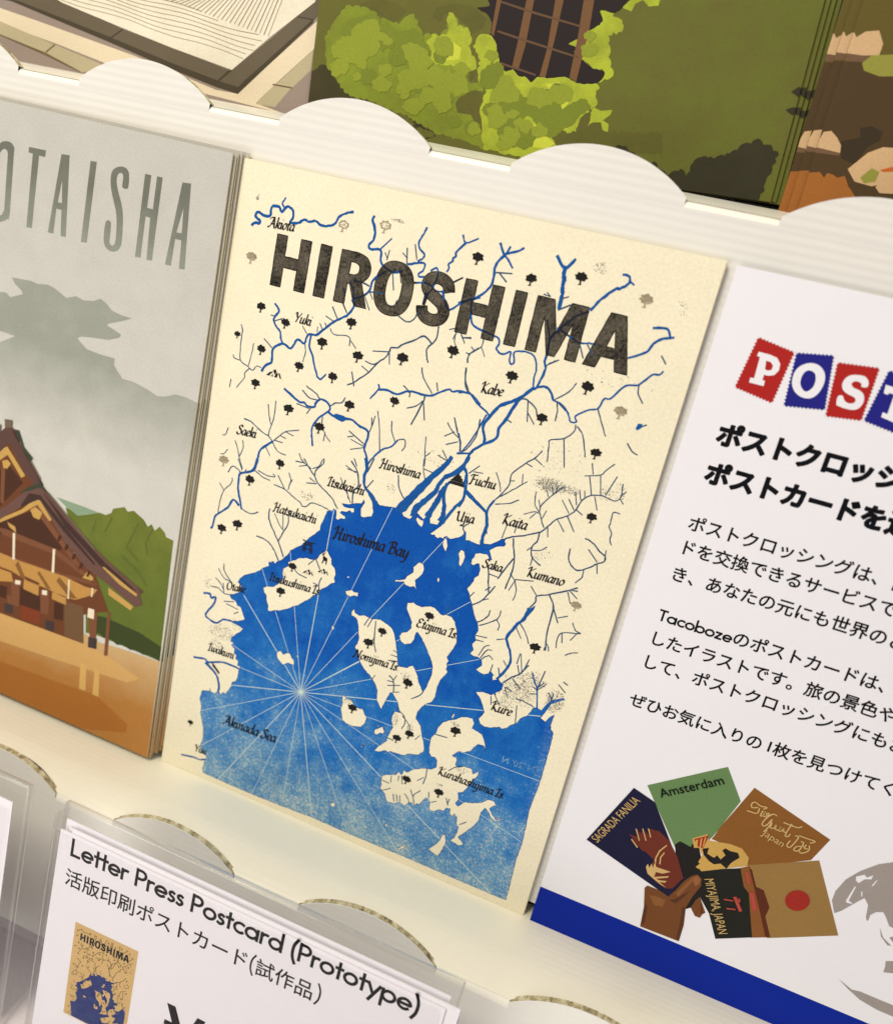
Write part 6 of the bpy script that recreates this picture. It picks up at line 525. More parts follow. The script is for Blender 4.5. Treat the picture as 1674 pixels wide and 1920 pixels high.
for tier, (yf, zf, xs) in enumerate(((FOLD[0], FOLD[1], 6.3), (FOLD[0] + STEP[0] + 0.1, FOLD[1] + STEP[1], 2.4))):
    starts = [xs + PITCH * k for k in range(-3, 6) if X0 < xs + PITCH * k and xs + PITCH * k + CH < X1]
    # riser below the fold
    bottom = -146.4 if tier == 0 else TABLE_Y - 0.2
    g = Geo(); g.add([(X0, bottom, 0), (X1, bottom, 0), (X1, yf - R_F, 0), (X0, yf - R_F, 0), (X0, bottom, -1.4), (X1, bottom, -1.4)], [[0, 1, 2, 3], [4, 5, 1, 0]])
    part('riser_panel', g, M_board2 if tier else M_board, (0, 0, zf))
    # level ledge running back from the fold, notched where the tabs were cut out of it
    ld = (0, math.sin(LEAN), -math.cos(LEAN))          # direction back along the ledge
    ld = Vector((0, 0.1736, -0.985)) if tier == 0 else Vector((0, 0.024, -0.9997)); depth = 25.5 if tier == 1 else 30
    o = (0, yf + (SAG[1] if tier else 0), zf)
    drop = lambda w_: -SAG[tier] * (1 - w_ / 10.0) ** 2 if w_ < 10 else 0.0
    L = [(X0, R_F)]
    for s in starts: L += [(a, max(b, 0) * .74 + R_F * .25) for a, b in arc_pts(s)]
    L += [(X1, R_F), (X1, depth), (X0, depth)]
    v, f = fill([L], 0.0, [((X0, w_), (X1, w_)) for w_ in (2, 3, 4, 5, 6, 7, 8, 9, 10)])
    v = [(a, b, drop(b)) for a, b, c in v]; g = Geo(); g.add(v, f)
    part('ledge', g, M_ledge if tier else M_fold, o, (1, 0, 0), tuple(ld), sm=True)
    # rounded fold between the tabs
    edges = [X0] + sum([[s, s + CH] for s in starts], []) + [X1]
    for a, b in zip(edges[0::2], edges[1::2]):
        g = Geo(); n = 8; vv = []
        for i in range(n + 1):
            t = i / n; p1 = np.array([o[1] + drop(0) * .98, zf]); p0 = np.array([yf - R_F, zf]); p2 = np.array([o[1], zf]) + R_F * np.array([ld[1], ld[2]]) + drop(R_F) * np.array([-ld[2], ld[1]])
            q = (1 - t) ** 2 * p0 + 2 * t * (1 - t) * p1 + t * t * p2; vv += [(a, q[0], q[1]), (b, q[0], q[1])]
        g.add(vv, [[2 * i, 2 * i + 1, 2 * i + 3, 2 * i + 2] for i in range(n)])
        part('fold_edge', g, M_fold, (0, 0, 0), sm=True)
    # tabs left standing in the plane of the riser
    for s in starts:
        top = [(s, -R_F)] + [(a, max(b, -R_F)) for a, b in arc_pts(s)] + [(s + CH, -R_F)]
        n = len(top); T = 1.5
        vf, ff = fill([[(a, b) for a, b in top]], 0.02); vb, fb = fill([[(a, b) for a, b in top]], -T)
        g = Geo(); g.add(vf, ff, 0); g.add(vb, [q[::-1] for q in fb], 0)
        rim = []
        for i in range(1, n - 1):
            a, b = top[i]; j = rng.normal(0, 0.05); rim += [(a, b, 0.02), (a, b + 0.0, -0.12), (a, b - 0.10 + j, -0.3), (a, b - 0.12 + j, -T + 0.3), (a, b, -T + 0.1), (a, b, -T)]
        k = 6; m_ = len(rim) // k
        for c in range(k - 1):
            g.add(rim, [], 0) if c < 0 else None
        n0 = len(g.v); g.v += rim
        for i in range(m_ - 1):
            for c in range(k - 1):
                g.f.append([n0 + i * k + c, n0 + i * k + c + 1, n0 + (i + 1) * k + c + 1, n0 + (i + 1) * k + c]); g.m.append(0 if c in (0,) else 1)
        part('retaining_tab', g, [M_board2 if tier else M_board, M_flute], (0, yf, zf))
# top panel behind the upper cards, unseen back and cheeks added to keep the inside dark
g = Geo(); g.add([(X0, 14.5, 0), (X1, 14.5, 0), (X1, 190, 0), (X0, 190, 0)], [[0, 1, 2, 3]]); part('riser_panel', g, M_board, (0, 0, FOLD[1] - STEP[1]))
g = Geo(); g.add([(X0, -226, -33), (X1, -226, -33), (X1, 190, -33), (X0, 190, -33)], [[0, 1, 2, 3]]); part('unseen_back_panel', g, M_hollow, (0, 0, 0))
for x in (X0 - .01, X1 + .01):
    g = Geo(); g.add([(x, TABLE_Y, 21), (x, -153, 21), (x, -149, -1.5), (x, 9.1, -1.5), (x, 13, -24), (x, 190, -24), (x, 190, -33), (x, -196, -33)], [[0, 1, 2, 3, 4, 5, 6, 7]]); part('unseen_side_panel', g, M_board, (0, 0, 0))

# ================================================================== the letterpress map card
CW, CHT = 100.0, 149.5
hiro = card('postcard', CW, CHT, 0.42, M_cream, M_creamedge, ((0, 0, 0), (1, 0, 0), (0, 1, 0)))
tag(hiro, 'cream letterpress card with the blue HIROSHIMA bay map, front of its stack', 'postcard', 'cream letterpress map cards')
sea = pp(SEA); islands = [pp(s) for s in ISLANDS]
sea_r = rough_loop(sea, 0.035, 0.45); isl_r = [rough_loop(l, 0.035, 0.4) for l in islands]
g = Geo(); v, f = fill([sea_r] + isl_r, 0.02); g.add(v, f, 0)
for i, l in enumerate([sea_r] + isl_r):            # squeezed ink along every cut edge
    g.ribbon(l + [l[0]], 0.055 * (1 + rng.normal(0, .25, len(l) + 1)).clip(.4, 1.8), 0.0225 + .0001 * (i % 5), 1)
g.build('sea_print', [M_sea, M_seaedge], hiro)
star = pp(STAR)[0]
g = Geo()
for i, e in enumerate(pp(RAYS)):
    # a ray is cut only where there is sea
    a, b = np.array(star), np.array(e); n = int(np.linalg.norm(b - a) / 0.25); q = a + (b - a) * np.linspace(0, 1, n + 1)[:, None]
    ok = inside([sea] + islands, q); run = []
    wv = 0.055 + 0.03 * ((i * 7) % 3 == 0)
    for p_, k in zip(q, ok):
        if k: run.append(tuple(p_))
        else:
            if len(run) > 1: g.ribbon(run[::2] + [run[-1]] if len(run) > 3 else run, wv, 0.026 + 0.002 * (i % 8))
            run = []
    if len(run) > 1: g.ribbon(run, wv, 0.026 + 0.002 * (i % 8))
st_ = []
for k in range(48):
    a = 2 * math.pi * k / 48; r_ = 1.35 if k % 2 == 0 else 0.35
    st_.append((star[0] + r_ * math.cos(a), star[1] + r_ * math.sin(a)))
v, f = fill([st_], 0.045); g.add(v, f)
g.build('compass_rays', M_ray, hiro)
# title
def rect(x0, y0, x1, y1): return [(x0, y0), (x1, y0), (x1, y1), (x0, y1)]
B, T_ = -23.85, -13.3
def letter_loops():
    out = []
    def H(x, w=8.15, s=2.45): out.append([[(x, B), (x + s, B), (x + s, -19.75), (x + w - s, -19.75), (x + w - s, B), (x + w, B), (x + w, T_), (x + w - s, T_), (x + w - s, -17.45), (x + s, -17.45), (x + s, T_), (x, T_)]])
    H(10.6); out.append([rect(20.93, B, 23.5, T_)])
    bo = smooth([(29.6, T_), (31.6, -13.9), (32.75, -15.6), (32.6, -17.5), (31.3, -19.0)], 4)
    out.append([[(25.75, B), (28.2, B), (28.2, -19.75), (28.75, -19.75), (30.5, B), (33.3, B)] + bo[::-1] + [(25.75, T_)], [(28.2, -15.3)] + smooth([(29.2, -15.3), (30.1, -15.7), (30.35, -16.5), (30.1, -17.4), (29.2, -17.8)], 4) + [(28.2, -17.8)]])
    def sup(cx, cy, rx, ry, e=2.35, n=44):
        L = []
        for i in range(n):
            a = 2 * math.pi * i / n; c, s = math.cos(a), math.sin(a)
            L.append((cx + rx * math.copysign(abs(c) ** (2 / e), c), cy + ry * math.copysign(abs(s) ** (2 / e), s)))
        return L
    out.append([sup(38.45, -18.58, 4.2, 5.4), sup(38.45, -18.58, 1.72, 3.45)])
    cl = smooth([(50.25, -16.75), (49.75, -15.4), (48.6, -14.62), (47.3, -14.45), (45.9, -14.95), (45.35, -16.25), (46.1, -17.5), (47.7, -18.4), (49.3, -19.4), (50.0, -20.9), (49.4, -22.2), (48.0, -22.75), (46.5, -22.55), (45.5, -21.7), (45.15, -20.5)], 4)
    p = np.array(cl); d = np.gradient(p, axis=0); d /= np.linalg.norm(d, axis=1)[:, None]; n = np.stack([-d[:, 1], d[:, 0]], 1) * 1.17
    out.append([[tuple(q) for q in p + n] + [tuple(q) for q in (p - n)[::-1]]])
    H(53.1, 8.1); out.append([rect(63.5, B, 65.85, T_)])
    out.append([[(68.0, B), (70.2, B), (70.2, -16.6), (72.3, B), (74.0, B), (76.05, -16.6), (76.05, B), (78.25, B), (78.25, T_), (74.85, T_), (73.15, -19.2), (71.4, T_), (68.0, T_)]])
    out.append([[(79.7, B), (82.15, B), (82.75, -21.6), (85.4, -21.6), (86.0, B), (88.5, B), (85.55, T_), (82.5, T_)], [(83.25, -19.6), (84.1, -16.0), (84.95, -19.6)]])
    return out
LET = letter_loops()
g = Geo(); g2loops = []
for L in LET:
    LL = [rough_loop(l, 0.02, 0.6) for l in L]
    v, f = fill(LL, 0.03); g.add(v, f)
    for l in LL: g.ribbon(l + [l[0]], 0.10, 0.0325, 1)
g.build('title_lettering', [M_title, M_titleedge], hiro)
# rivers: over the title they overprint to near black
gr, gd, gc = Geo(), Geo(), Geo()
flat = [l for L in LET for l in L]
k = 0
def lay_river(q, w0, w1, creek):
    global k
    q = smooth(q, 4); q = np.array(q); q[1:-1] += rng.normal(0, 0.03, q[1:-1].shape)
    w = np.linspace(w0, w1, len(q)) / 2 * (1 + rng.normal(0, 0.10, len(q)))
    ins = inside(flat, q); z = 0.036 + 0.0008 * (k % 40); k += 1
    tgt = gc if creek else gr
    s = 0
    for i in range(1, len(q) + 1):
        if i == len(q) or ins[i] != ins[s]:
            e = min(i + 1, len(q))
            (gd if ins[s] else tgt).ribbon(q[s:e], w[s:e], z); s = i
for line in RIVERS.split('\n'):
    w, rest = line.split(' ', 1); w = float(w); lay_river(pp(rest), w * (1.08 if w > .3 else 1.05), w * (.88 if w > .3 else 1.0), w < 0.33)
for line in CHANNELS.split('\n'):
    a, b, rest = line.split(' ', 2); lay_river(pp(rest), float(a), float(b), False)
for i, l in enumerate(LAKES):
    v, f = fill([pp(l)], 0.07 + i * .001); gr.add(v, f)
gr.build('river_print', M_river, hiro); gc.build('creek_print', M_creek, hiro); gd.build('overprinted_river', M_riverdark, hiro)
# small printed trees
def tree_mesh(kind, seed):
    rr = random.Random(seed); s = 1.0
    L = []
    n = 26; lob = rr.choice([6, 7, 8]); ph = rr.random() * 6
    for i in range(n):
        a = -math.pi / 2 + 2 * math.pi * (i + .5) / n
        r_ = (1.0 + 0.13 * math.cos(lob * a + ph) + rr.uniform(-.1, .1)); x, y = 1.02 * r_ * math.cos(a), 0.74 * r_ * math.sin(a) + 0.25
        if math.sin(a) < -0.5: y = max(y, -0.42)
        L.append((x, y))
    g = Geo(); v, f = fill([L] if kind != 2 else [L, [(x * .72, (y - .25) * .7 + .25) for x, y in L]], 0.072); g.add(v, f)
    tr = [(-.13, -.35), (-.16, -.9), (-.42, -1.12), (.3, -1.05), (.14, -.9), (.12, -.35)]
    v, f = fill([tr], 0.0735); g.add(v, f)
    if kind == 2:
        for q in range(10):
            a, r_ = rr.random() * 6.28, rr.random() * .6; v, f = fill([[(r_ * math.cos(a) + dx, .6 * r_ * math.sin(a) + .25 + dy) for dx, dy in ((-.1, -.08), (.12, -.05), (.05, .11))]], 0.075 + q * .0005); g.add(v, f)
    sc = {0: 1.0, 1: 1.0, 2: 1.0, 3: 0.72}[kind]
    return mesh('tree_mark', [(x * sc, y * sc, z) for x, y, z in g.v], g.f, {0: M_black, 1: M_grey, 2: M_grey, 3: M_black}[kind])
TM_ = {}
for i, (kind, x, y) in enumerate(TREES):
    key = (kind, i % 6)
    if key not in TM_: TM_[key] = tree_mesh(kind, 31 * kind + i)
    s = random.uniform(1.02, 1.25); obj('tree_mark', TM_[key], hiro, lay(x, y, 0, random.uniform(-.1, .1), s, s))
# place names
for n, s in NAMES:
    a, b = [np.array(q) for q in pp(s)]; st, wd = pen_word(n); L = np.linalg.norm(b - a); kx = L / wd; ky = kx * 1.02
    ang = math.atan2(b[1] - a[1], b[0] - a[0]); c_, s_ = math.cos(ang), math.sin(ang); g = Geo()
    big = n in ('Hiroshima Bay', 'Akinada Sea')
    for i, q in enumerate(st):
        g.ribbon([(a[0] + x * kx * c_ - y * ky * s_, a[1] + x * kx * s_ + y * ky * c_) for x, y in q], 0.26 * kx, 0.08 + 0.002 * (i % 10), 0, np.array([0.64, 0.54]) * kx)
    g.build('place_name', M_name, hiro)
# printed pictures: torii, deer, hills, castle, bridge
def C_(x, y): return (x, y)
def picture(name, cx, cy, loops, sc=1.0, mt=None):
    g = Geo()
    for i, l in enumerate(loops):
        v, f = fill([[(cx + x * sc, cy + y * sc) for x, y in l]], 0.074 + .0015 * i); g.add(v, f)
    return g.build(name, mt or M_black, hiro)
PIC = {}
for n_, c_, s_ in ():
    pass
def near(name): return None
TORII = [[(-1.5, 1.2), (-1.6, 1.5), (0, 1.25), (1.6, 1.5), (1.5, 1.15), (0, .95)], rect(-1.1, .35, 1.1, .65), rect(-.85, -1.3, -.5, 1.0), rect(.5, -1.3, .85, 1.0), rect(-1.25, -.6, 1.25, -.4), rect(-.15, .6, .15, 1.0), rect(-1.3, -1.3, -1.0, .1), rect(1.0, -1.3, 1.3, .1)]
MOUNT = [[(-1.8, -.6), (-.9, .35), (-.7, .2), (-.35, .7), (-.5, .1), (-.9, -.2), (-1.0, -.6)], [(-.3, .75), (.2, 1.05), (.5, .6), (.2, -.1), (-.1, .3)], [(.1, -.6), (.5, .3), (.8, .45), (.9, .0), (.7, -.6)], [(1.0, .3), (1.2, .55), (1.8, -.6), (1.45, -.6)], [(-.6, -.6), (-.3, .0), (-.2, -.6)]]
DEER = [[(-.5, -1.3), (-.3, -.3), (-.45, .3), (-.3, .75), (.0, .5), (.5, .45), (.8, .1), (.75, -1.3), (.5, -1.3), (.45, -.5), (-.05, -.5), (-.2, -1.3)], [(-.35, .7), (-.75, .75), (-.7, 1.0), (-.4, 1.1), (-.2, .8)], [(-.5, 1.05), (-.9, 1.5), (-.8, 1.9), (-.7, 1.5), (-.4, 1.2), (-.1, 1.6), (-.2, 2.0), (.05, 1.6), (-.25, 1.0)]]
CASTLE = [[(-1.3, -.9), (1.3, -.9), (1.1, -.35), (-1.1, -.35)], [(-1.2, -.3), (-.75, .15), (-.75, .4), (-.55, .45), (-.5, .7), (-.2, .75), (-.05, 1.15), (.2, .8), (.5, .75), (.5, .45), (.8, .4), (.8, .1), (1.2, -.3)]]
BRIDGE = [[(-1.7 + .25 * i, .9 - .42 * i * .55), (-1.45 + .25 * i, 1.0 - .42 * i * .55), (-1.2 + .25 * i, .2 - .42 * i * .5), (-1.4 + .25 * i, .1 - .42 * i * .5)] for i in range(9)] + [[(-1.8, 1.0), (.9, -1.2), (.95, -1.05), (-1.7, 1.15)], [(-1.6, .2), (.7, -1.5), (.8, -1.4), (-1.5, .35)]]
def px_on_map(crop_pts): return pp(crop_pts)[0]
for nm, pos, L, sc in PICTURES_AT if 'PICTURES_AT' in globals() else []:
    pass
for nm, (x, y), sc in PICTURE_SPOTS:
    picture(nm, x, y, {'torii_mark': TORII, 'hill_mark': MOUNT, 'deer_mark': DEER, 'castle_mark': CASTLE, 'bridge_mark': BRIDGE}[nm], sc)
# stray ink specks round the block
g = Geo(); j = 0
for cx, cy, rx, ry, n in DUST:
    for _ in range(int(n * 1.5)):
        a, rr_ = rng.uniform(0, 6.283), math.sqrt(rng.uniform(0, 1)) * rng.uniform(.6, 1.1)
        x, y = cx + rx * rr_ * math.cos(a), cy + ry * rr_ * math.sin(a); s = abs(rng.normal(0, 0.055)) + 0.035
        if inside([sea] + islands, np.array([[x, y]]))[0] or not (0.5 < x < 99.5 and -149 < y < -.5): continue
        if inside(flat, np.array([[x, y]]))[0]: continue
        a0 = rng.uniform(0, 6.28); m3 = 3 + (j % 3); g.add([(x + s * math.cos(a0 + 6.283 * q / m3) * rng.uniform(.6, 1.5), y + s * math.sin(a0 + 6.283 * q / m3), 0.022 + 0.0004 * (j % 25)) for q in range(m3)], [list(range(m3))]); j += 1
o = g.build('ink_speckle', M_dust, hiro)
# grid figures left bare in the sea
for s_, x, y, an, sz in BARE_FIGURES:
    obj('grid_figure', text_mesh(s_, sz * .85, 0, M_faint, 'grid_figure'), hiro, lay(x, y, 0.05, an) @ Matrix.Diagonal((-1, 1, 1, 1)))
# the cards behind it
for i in (1, 2):
    c = card('postcard', CW, CHT, 0.42, M_cream, M_creamedge, shifted(((0, 0, 0), (1, 0, 0), (0, 1, 0)), (0.18, -0.22)[i - 1], (-0.35, .1)[i - 1], -0.47 * i))
    tag(c, ['cream card showing as a thin edge directly behind the HIROSHIMA map card', 'cream card at the very back of the HIROSHIMA map stack, against the board'][i - 1], 'postcard', 'cream letterpress map cards')

# ================================================================== shrine card stack on the left
def shrine_card(dx, dy, dz, label):
    c = card('postcard', 100.0, CHT - 1.0, 0.36, ART['sky'], M_edge, shifted(SHRINE_AT, dx, dy, dz)); tag(c, label, 'postcard', 'shrine postcards in the left stack'); return c
s0 = shrine_card(0, 0, 0, 'grey sky shrine postcard lettered OTAISHA, front card of the left stack')
put_art(s0, SHRINE_ART, 100.0, CHT - 1.0, 0.02, 0.006)
gt = Geo()
for Lg in SHRINE_TITLE:
    LL = [clip_rect(smooth(pp(l), 2, True) if len(pp(l)) > 12 else pp(l), .05, 99.9, -140, -.05) for l in Lg]
    v, f = fill(LL, 0.026); gt.add(v, f)
gt.build('title_lettering', ART['title'], s0)
LAB = ['shrine postcard second from the front of the left stack', 'shrine postcard third from the front of the left stack', 'shrine postcard fourth from the front of the left stack', 'shrine postcard second from the back of the left stack', 'shrine postcard at the back of the left stack, against the board']
for i in range(5):
    copy_thing(s0, shifted(SHRINE_AT, 0.28 * (i + 1) + (.12, -.08, .1, .02, .3)[i], (-.3, .25, .7, .2, .9)[i], -0.62 * (i + 1) - .1), LAB[i])

# ================================================================== information sheet on the right
info = card('information_sheet', 104.0, 149.3, 0.3, M_white, M_white, INFO_AT)
tag(info, 'white postcard sized notice in Japanese with POST stamps and a blue foot band', 'notice card')
def zig(L, step=0.62, amp=0.28):
    out = []; k = len(L)
    for i in range(k):
        a, b = np.array(L[i]), np.array(L[(i + 1) % k]); d = b - a; n = max(2, int(np.linalg.norm(d) / step)); nr = np.array([d[1], -d[0]]) / np.linalg.norm(d)
        for s in range(n): out += [tuple(a + d * (s + .0) / n), tuple(a + d * (s + .5) / n - nr * amp * -1)]
    return out
for i, ((c, s), LT) in enumerate(zip(STAMPS, STAMP_LETTERS)):
    st = print_shape('stamp_print', [zig(pp(s))], 0.02 + .008 * i, M_stampred if c == 'red' else M_stampblue, info)
    print_shape('stamp_letter', [smooth(pp(l), 3, True) if len(pp(l)) > 22 or i == 1 else pp(l) for l in LT], 0.07 + .003 * i, M_white, st)
for tx, b, x, y, em in INFO_LINES:
    o = obj('text_line', text_mesh(tx, em, b, M_text, 'text_line'), info, lay(x - em * .5, y - em * .38, 0.02))
a, b = [np.array(q) for q in pp(INFO_BRAND)]
geo_text('text_line', 'Tacoboze', a[0], a[1] + .05, np.linalg.norm(b - a) - .25, 2.35, 0.02, M_text, info, .64)
a = pp(INFO_ONE)[0]
obj('text_line', text_mesh('1', 3.2, .02, M_text, 'text_line'), info, lay(a[0] - .75, a[1] - 1.4, 0.02))
print_shape('foot_band', [rect(0.0, -149.3, 104, -139.4)], 0.02, M_band, info)
zz = put_art(info, GLOBE_ART, 104, 149.3, 0.022, 0.001)
zz = put_art(info, HELD_ART, 104, 149.3, 0.03, 0.006)
g = Geo()
for i, s in enumerate(HELD_SCRIPT): g.ribbon(smooth(pp(s), 4), 0.13, zz + .002 * i)
g.build('script_lettering', ART['hc_straw'], info)
for wtxt, c, s in HELD_TEXT:
    a, b = [np.array(q) for q in pp(s)]; L = np.linalg.norm(b - a); ang = math.atan2(*(b - a)[::-1])
    me = text_mesh(wtxt, 2.6, 0.0 if c == 'straw' else .006, ART['hc_straw'] if c == 'straw' else M_text, 'card_lettering')
    w0 = max(v_.co.x for v_ in me.vertices) / MM; kx = L / w0
    obj('card_lettering', me, info, lay(a[0], a[1], zz + .05, ang, kx, kx if wtxt in ('Amsterdam', 'Japan') else 1.05))

# ================================================================== upper tier
GH = 158.0
green = card('postcard', GREEN_W, GH, 0.4, ART['moss'], ART['shadowleaf'], GREEN_AT)
tag(green, 'green foliage postcard with a dark lattice window, front of the upper middle stack', 'postcard', 'green foliage postcards on the upper tier')
put_art(green, GREEN_ART, GREEN_W, GH, 0.02, 0.006, 0.05, ('leaf_mid', 'leaf_bright', 'leaf_yellow', 'leaf_shade', 'leaf_hollow', 'lower_leaf'))
mid_loops = [pp(l) for n_, c_, ls in GREEN_ART if n_ in ('leaf_mid', 'leaf_bright') for l in ls]
for nm, key, cnt, r0, z_ in (('leaf_clump_dark', 'clumpdark', 46, 2.6, .085), ('leaf_clump_light', 'clumplight', 60, 1.9, .102)):
    loops = []
    for _ in range(400):
        if len(loops) >= cnt: break
        cx, cy = rng.uniform(2, 62), rng.uniform(-GH + 3, -GH + 52); r_ = r0 * rng.uniform(.5, 1.3)
        if not any(inside([m_], np.array([[cx, cy], [cx + r_, cy], [cx - r_, cy], [cx, cy + r_], [cx, cy - r_]])).all() for m_ in mid_loops): continue
        L = [(cx + r_ * rng.uniform(.7, 1.2) * math.cos(a), cy + r_ * rng.uniform(.55, 1.0) * math.sin(a)) for a in np.linspace(0, 6.28, 12)[:-1]]
        loops.append(leafy(L, 1.1, .35))
    g = Geo()
    for i, L in enumerate(loops):
        v, f = fill([L], z_ + .0003 * i); g.add(v, f)
    g.build(nm, ART[key], green)
for i, lb in enumerate(('green foliage postcard showing a thin strip second in the upper stack', 'green foliage postcard third from the front of the upper stack', 'green foliage postcard at the back of the upper middle stack, edge furthest right')):
    copy_thing(green, shifted(GREEN_AT, 1.0 * (i + 1), (.2, -.1, .3)[i], -0.6 * (i + 1)), lb)
FW = 100.0
flower = card('postcard', FW, GH, 0.4, ART['dimleaf'], ART['dimbrown'], FLOWER_AT)
tag(flower, 'brown pond postcard with pale lotus petals, rightmost front card of the upper tier', 'postcard', 'brown lotus postcards on the upper tier')
put_art(flower, FLOWER_ART, FW, GH, 0.02, 0.006, 0.03)
for i, lb in enumerate(('brown lotus postcard sticking out left behind the front lotus card', 'brown lotus postcard furthest left and back in the lotus stack, next to the green stack')):
    copy_thing(flower, shifted(FLOWER_AT, -1.75 * (i + 1) + .2 * i, (.1, -.2)[i], -0.6 * (i + 1)), lb)
garden = card('postcard', 101.0, GH, 0.4, ART['lavender'], M_edge, GARDEN_AT)
tag(garden, 'beige raked gravel garden postcard, leftmost on the upper tier', 'postcard')
zz = put_art(garden, GARDEN_ART, 101.0, GH, 0.02, 0.006)
g = Geo()
GAR = [clip_rect(pp(GARDEN_ART[-1][2][0]), .1, 100.9, -149, -.1)]
for i, s in enumerate(GARDEN_LINES):
    q = np.array(smooth(pp(s), 5)); ok = inside(GAR, q)
    run = [tuple(p_) for p_, kk in zip(q, ok) if kk]
    if len(run) > 1: g.ribbon(run, 0.075 * (1 + .3 * math.sin(i * 3.1)), zz + .002 * i)
g.build('rake_lines', ART['rake'], garden)

# ================================================================== price slips in clear stands at the foot
def stand(at, label):
    M = frame(*at)
    st = bpy.data.objects.new('price_stand', None); COL.objects.link(st)
    st.matrix_world = M @ Matrix.Translation((PRICE_W / 2 * MM, -60 * MM, 0)); tag(st, label, 'price stand', 'clear acrylic price stands')
    bpy.context.view_layer.update(); inv = st.matrix_world.inverted() @ M
    def plate(name, x0, x1, y0, y1, z0, z1, r_=0.35, n=3):
        bm = bmesh.new(); bmesh.ops.create_cube(bm, size=1.0)
        for v_ in bm.verts: v_.co = Vector((x0 + (v_.co.x + .5) * (x1 - x0), y0 + (v_.co.y + .5) * (y1 - y0), z0 + (v_.co.z + .5) * (z1 - z0))) * MM
        bmesh.ops.bevel(bm, geom=bm.edges[:], offset=r_ * MM, segments=n, affect='EDGES', profile=.5)
        bm.normal_update()
        for f_ in bm.faces:
            big = f_.calc_area() > 200e-6 * 1.0; f_.material_index = 0 if big or r_ < .1 else 1; f_.smooth = not big
        me = bpy.data.meshes.new(name); bm.to_mesh(me); bm.free(); me.materials.append(M_clear); me.materials.append(M_glass)
        o = obj(name, me, st, inv); return o
    plate('back_plate', -1.4, PRICE_W + 2.0, -61, 3.2, -3.2, -1.7, .5)
    plate('front_plate', -0.9, PRICE_W - 1.2, -61, -2.2, 0.3, 0.9, .08, 1)
    # closed left edge and rounded upper shoulder joining the two plates
    g = Geo()
    prof = [(-1.1 - 1.0 * math.sin(a), -0.95 + 1.5 * math.cos(a)) for a in np.linspace(0, math.pi, 9)]
    n = len(prof)
    for y in (-61.0, 0.8): g.v += [(x, y, z) for x, z in prof]
    for i in range(n - 1): g.f.append([i, i + 1, n + i + 1, n + i]); g.m.append(0)
    o = g.build('folded_edge', [M_glass], st, True); o.matrix_local = inv
    # foot plate lying on the table, behind the pocket
    yb = -61.5
    g = Geo()
    up = D3(at[1]).cross(D3(at[2]))
    p0 = M @ Vector((-1.4 * MM, -61 * MM, -1.7 * MM)); q0 = M @ Vector(((PRICE_W + 2) * MM, -61 * MM, -1.7 * MM))
    bm = bmesh.new(); bmesh.ops.create_cube(bm, size=1.0)
    for v_ in bm.verts:
        v_.co = Vector((p0.x + (v_.co.x + .5) * (q0.x - p0.x), p0.y + (v_.co.y + .5) * 0.019 - (0.045 if v_.co.y < 0 else 0.0), 0.0003 + (v_.co.z + .5) * 0.0018))
    bmesh.ops.bevel(bm, geom=bm.edges[:], offset=.0003, segments=2, affect='EDGES'); bm.normal_update()
    for f_ in bm.faces: f_.material_index = 0 if f_.calc_area() > 200e-6 else 1
    me = bpy.data.meshes.new('foot_plate'); bm.to_mesh(me); bm.free(); me.materials.append(M_clear); me.materials.append(M_glass)
    o = obj('foot_plate', me, st); o.matrix_local = st.matrix_world.inverted()
    return st
PH = 55.6
stand(PRICE_AT, 'clear acrylic stand holding the Letter Press Postcard price slip')
stand(PRICE2_AT, 'clear acrylic stand cut by the left frame edge, holding a blank white slip')
slip = card('price_slip', PRICE_W, PH, 0.25, M_slip, M_slip, shifted(PRICE_AT, 0, -1.9, 0))
tag(slip, 'white price slip printed Letter Press Postcard (Prototype) with a small map picture', 'price slip', 'paper slips in the price stands')
OY = 1.9
q = pp(PRICE_TITLE); geo_text('slip_title', 'Letter Press Postcard (Prototype)', q[0][0], q[0][1] + OY + .1, q[1][0] - q[0][0], 4.15, 0.02, M_text, slip, .60, math.atan2(-5.9 + 7.07, 80) * 0.9)
j = PRICE_JP; em = (j[1][0] - j[0][0]) / 9; ja = math.atan2(j[1][1] - j[0][1], j[1][0] - j[0][0]) * .6
def jp(tx, cx, cy, em): obj('text_line', text_mesh(tx, em, .008, M_text, 'text_line'), slip, lay(cx - em * .5, cy + OY - em * .38, 0.02, ja))
jp('活版印刷ポストカード', j[0][0], j[0][1], em); jp('試作品', j[2][0], j[2][1], em * .97)
geo_text('text_line', '(', j[4][0] - .7, j[4][1] + OY - 1.3, 1.4, 3.6, 0.02, M_text, slip, .4); geo_text('text_line', ')', j[5][0] - .7, j[5][1] + OY - 1.3, 1.4, 3.6, 0.02, M_text, slip, .4)
o = print_shape('yen_sign', [pp(YEN[0])], 0.02, M_text, slip); o.location.y = OY * MM
for i in (1, 2):
    oo = print_shape('yen_stroke', [pp(YEN[i])], 0.02 + .004 * i, M_text, o)
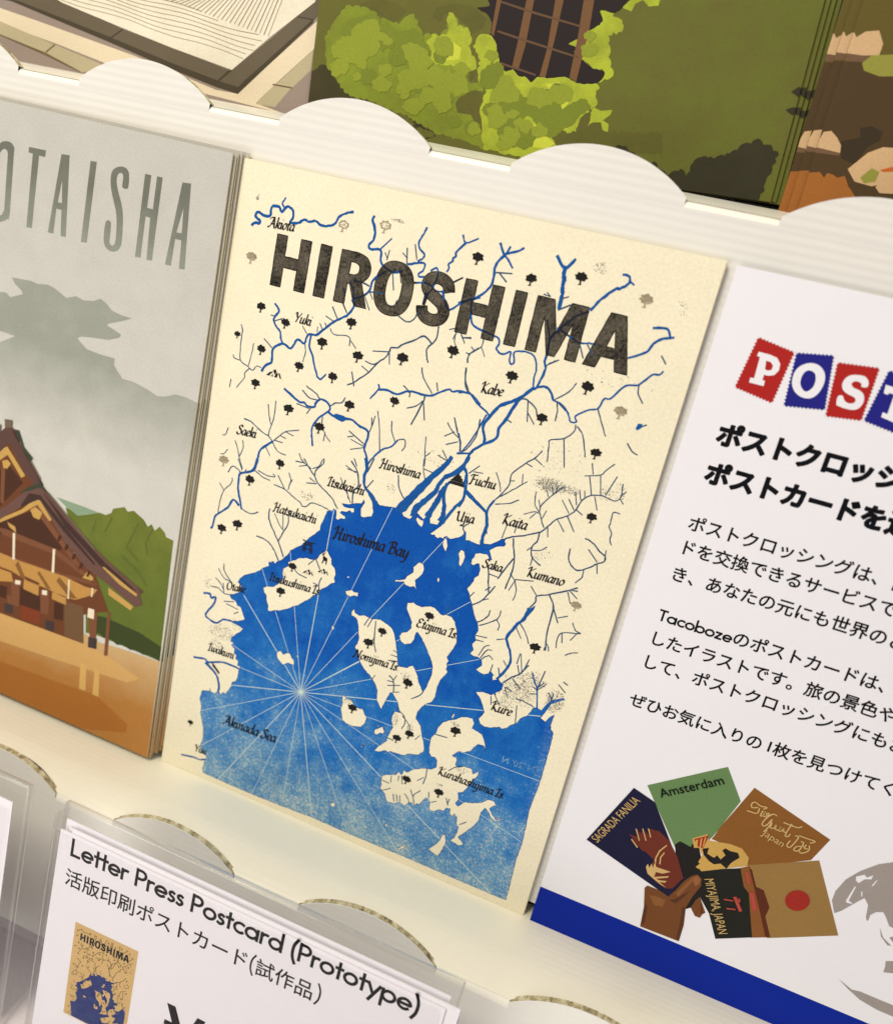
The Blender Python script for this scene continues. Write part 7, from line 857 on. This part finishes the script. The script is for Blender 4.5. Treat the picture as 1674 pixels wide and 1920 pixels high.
print_shape('foot_band', [rect(0.05, -PH, PRICE_W - .05, -51.8)], 0.02, M_band2, slip)
# the little picture of the map card
mx, my = MINI[0]; mw = math.hypot(MINI[1][0] - mx, MINI[1][1] - my); ma = math.atan2(MINI[1][1] - my, MINI[1][0] - mx); ks = mw / 100.0
def mini(L): return [(mx + (x * math.cos(ma) - y * math.sin(ma)) * ks, my + OY + (x * math.sin(ma) + y * math.cos(ma)) * ks) for x, y in L]
pic = print_shape('map_picture', [mini(rect(0, -149.5, 100, 0))], 0.02, M_minicard, slip)
print_shape('picture_sea', [mini(sea[::1])] + [mini(l) for l in islands if len(l) > 9], 0.03, M_minisea, pic)
g = Geo()
for i, line in enumerate(RIVERS.split('\n')):
    w, rest = line.split(' ', 1); q = pp(rest)
    if float(w) >= 0.25: g.ribbon(mini(q), 0.06, 0.034 + .0008 * (i % 30))
for i, (kind, x, y) in enumerate(TREES):
    a, b = mini([(x, y)])[0]; g.add([(a - .18, b - .16, .06), (a + .18, b - .16, .06), (a + .14, b + .18, .06), (a - .14, b + .18, .06)], [[0, 1, 2, 3]])
g.build('picture_lines', M_miniline, pic)
g = Geo()
for L in LET:
    v, f = fill([mini([(x, (y + 18.6) * 1.08 - 18.6) for x, y in l]) for l in L], 0.065); g.add(v, f)
g.build('picture_title', M_text, pic)
for i, (dx, dy, dz, lb) in enumerate(((2.6, -.9, -.35, 'blank white slip sticking out right just behind the printed price slip'), (1.4, -1.3, -.7, 'blank white slip in the middle of the stack behind the price slip'), (3.0, -3.2, -1.0, 'blank white slip lowest and furthest right behind the price slip'), (0.2, 0.0, -1.3, 'blank white slip standing highest at the back of the price stand'))):
    c = card('price_slip', PRICE_W, PH, 0.25, M_slip, M_slip, shifted(PRICE_AT, dx, dy, dz)); tag(c, lb, 'price slip', 'paper slips in the price stands')
c = card('price_slip', PRICE_W, PH, 0.25, M_slip, M_slip, shifted(PRICE2_AT, -.4, -.6, 0)); tag(c, 'blank white slip in the stand at the left frame edge', 'price slip', 'paper slips in the price stands')
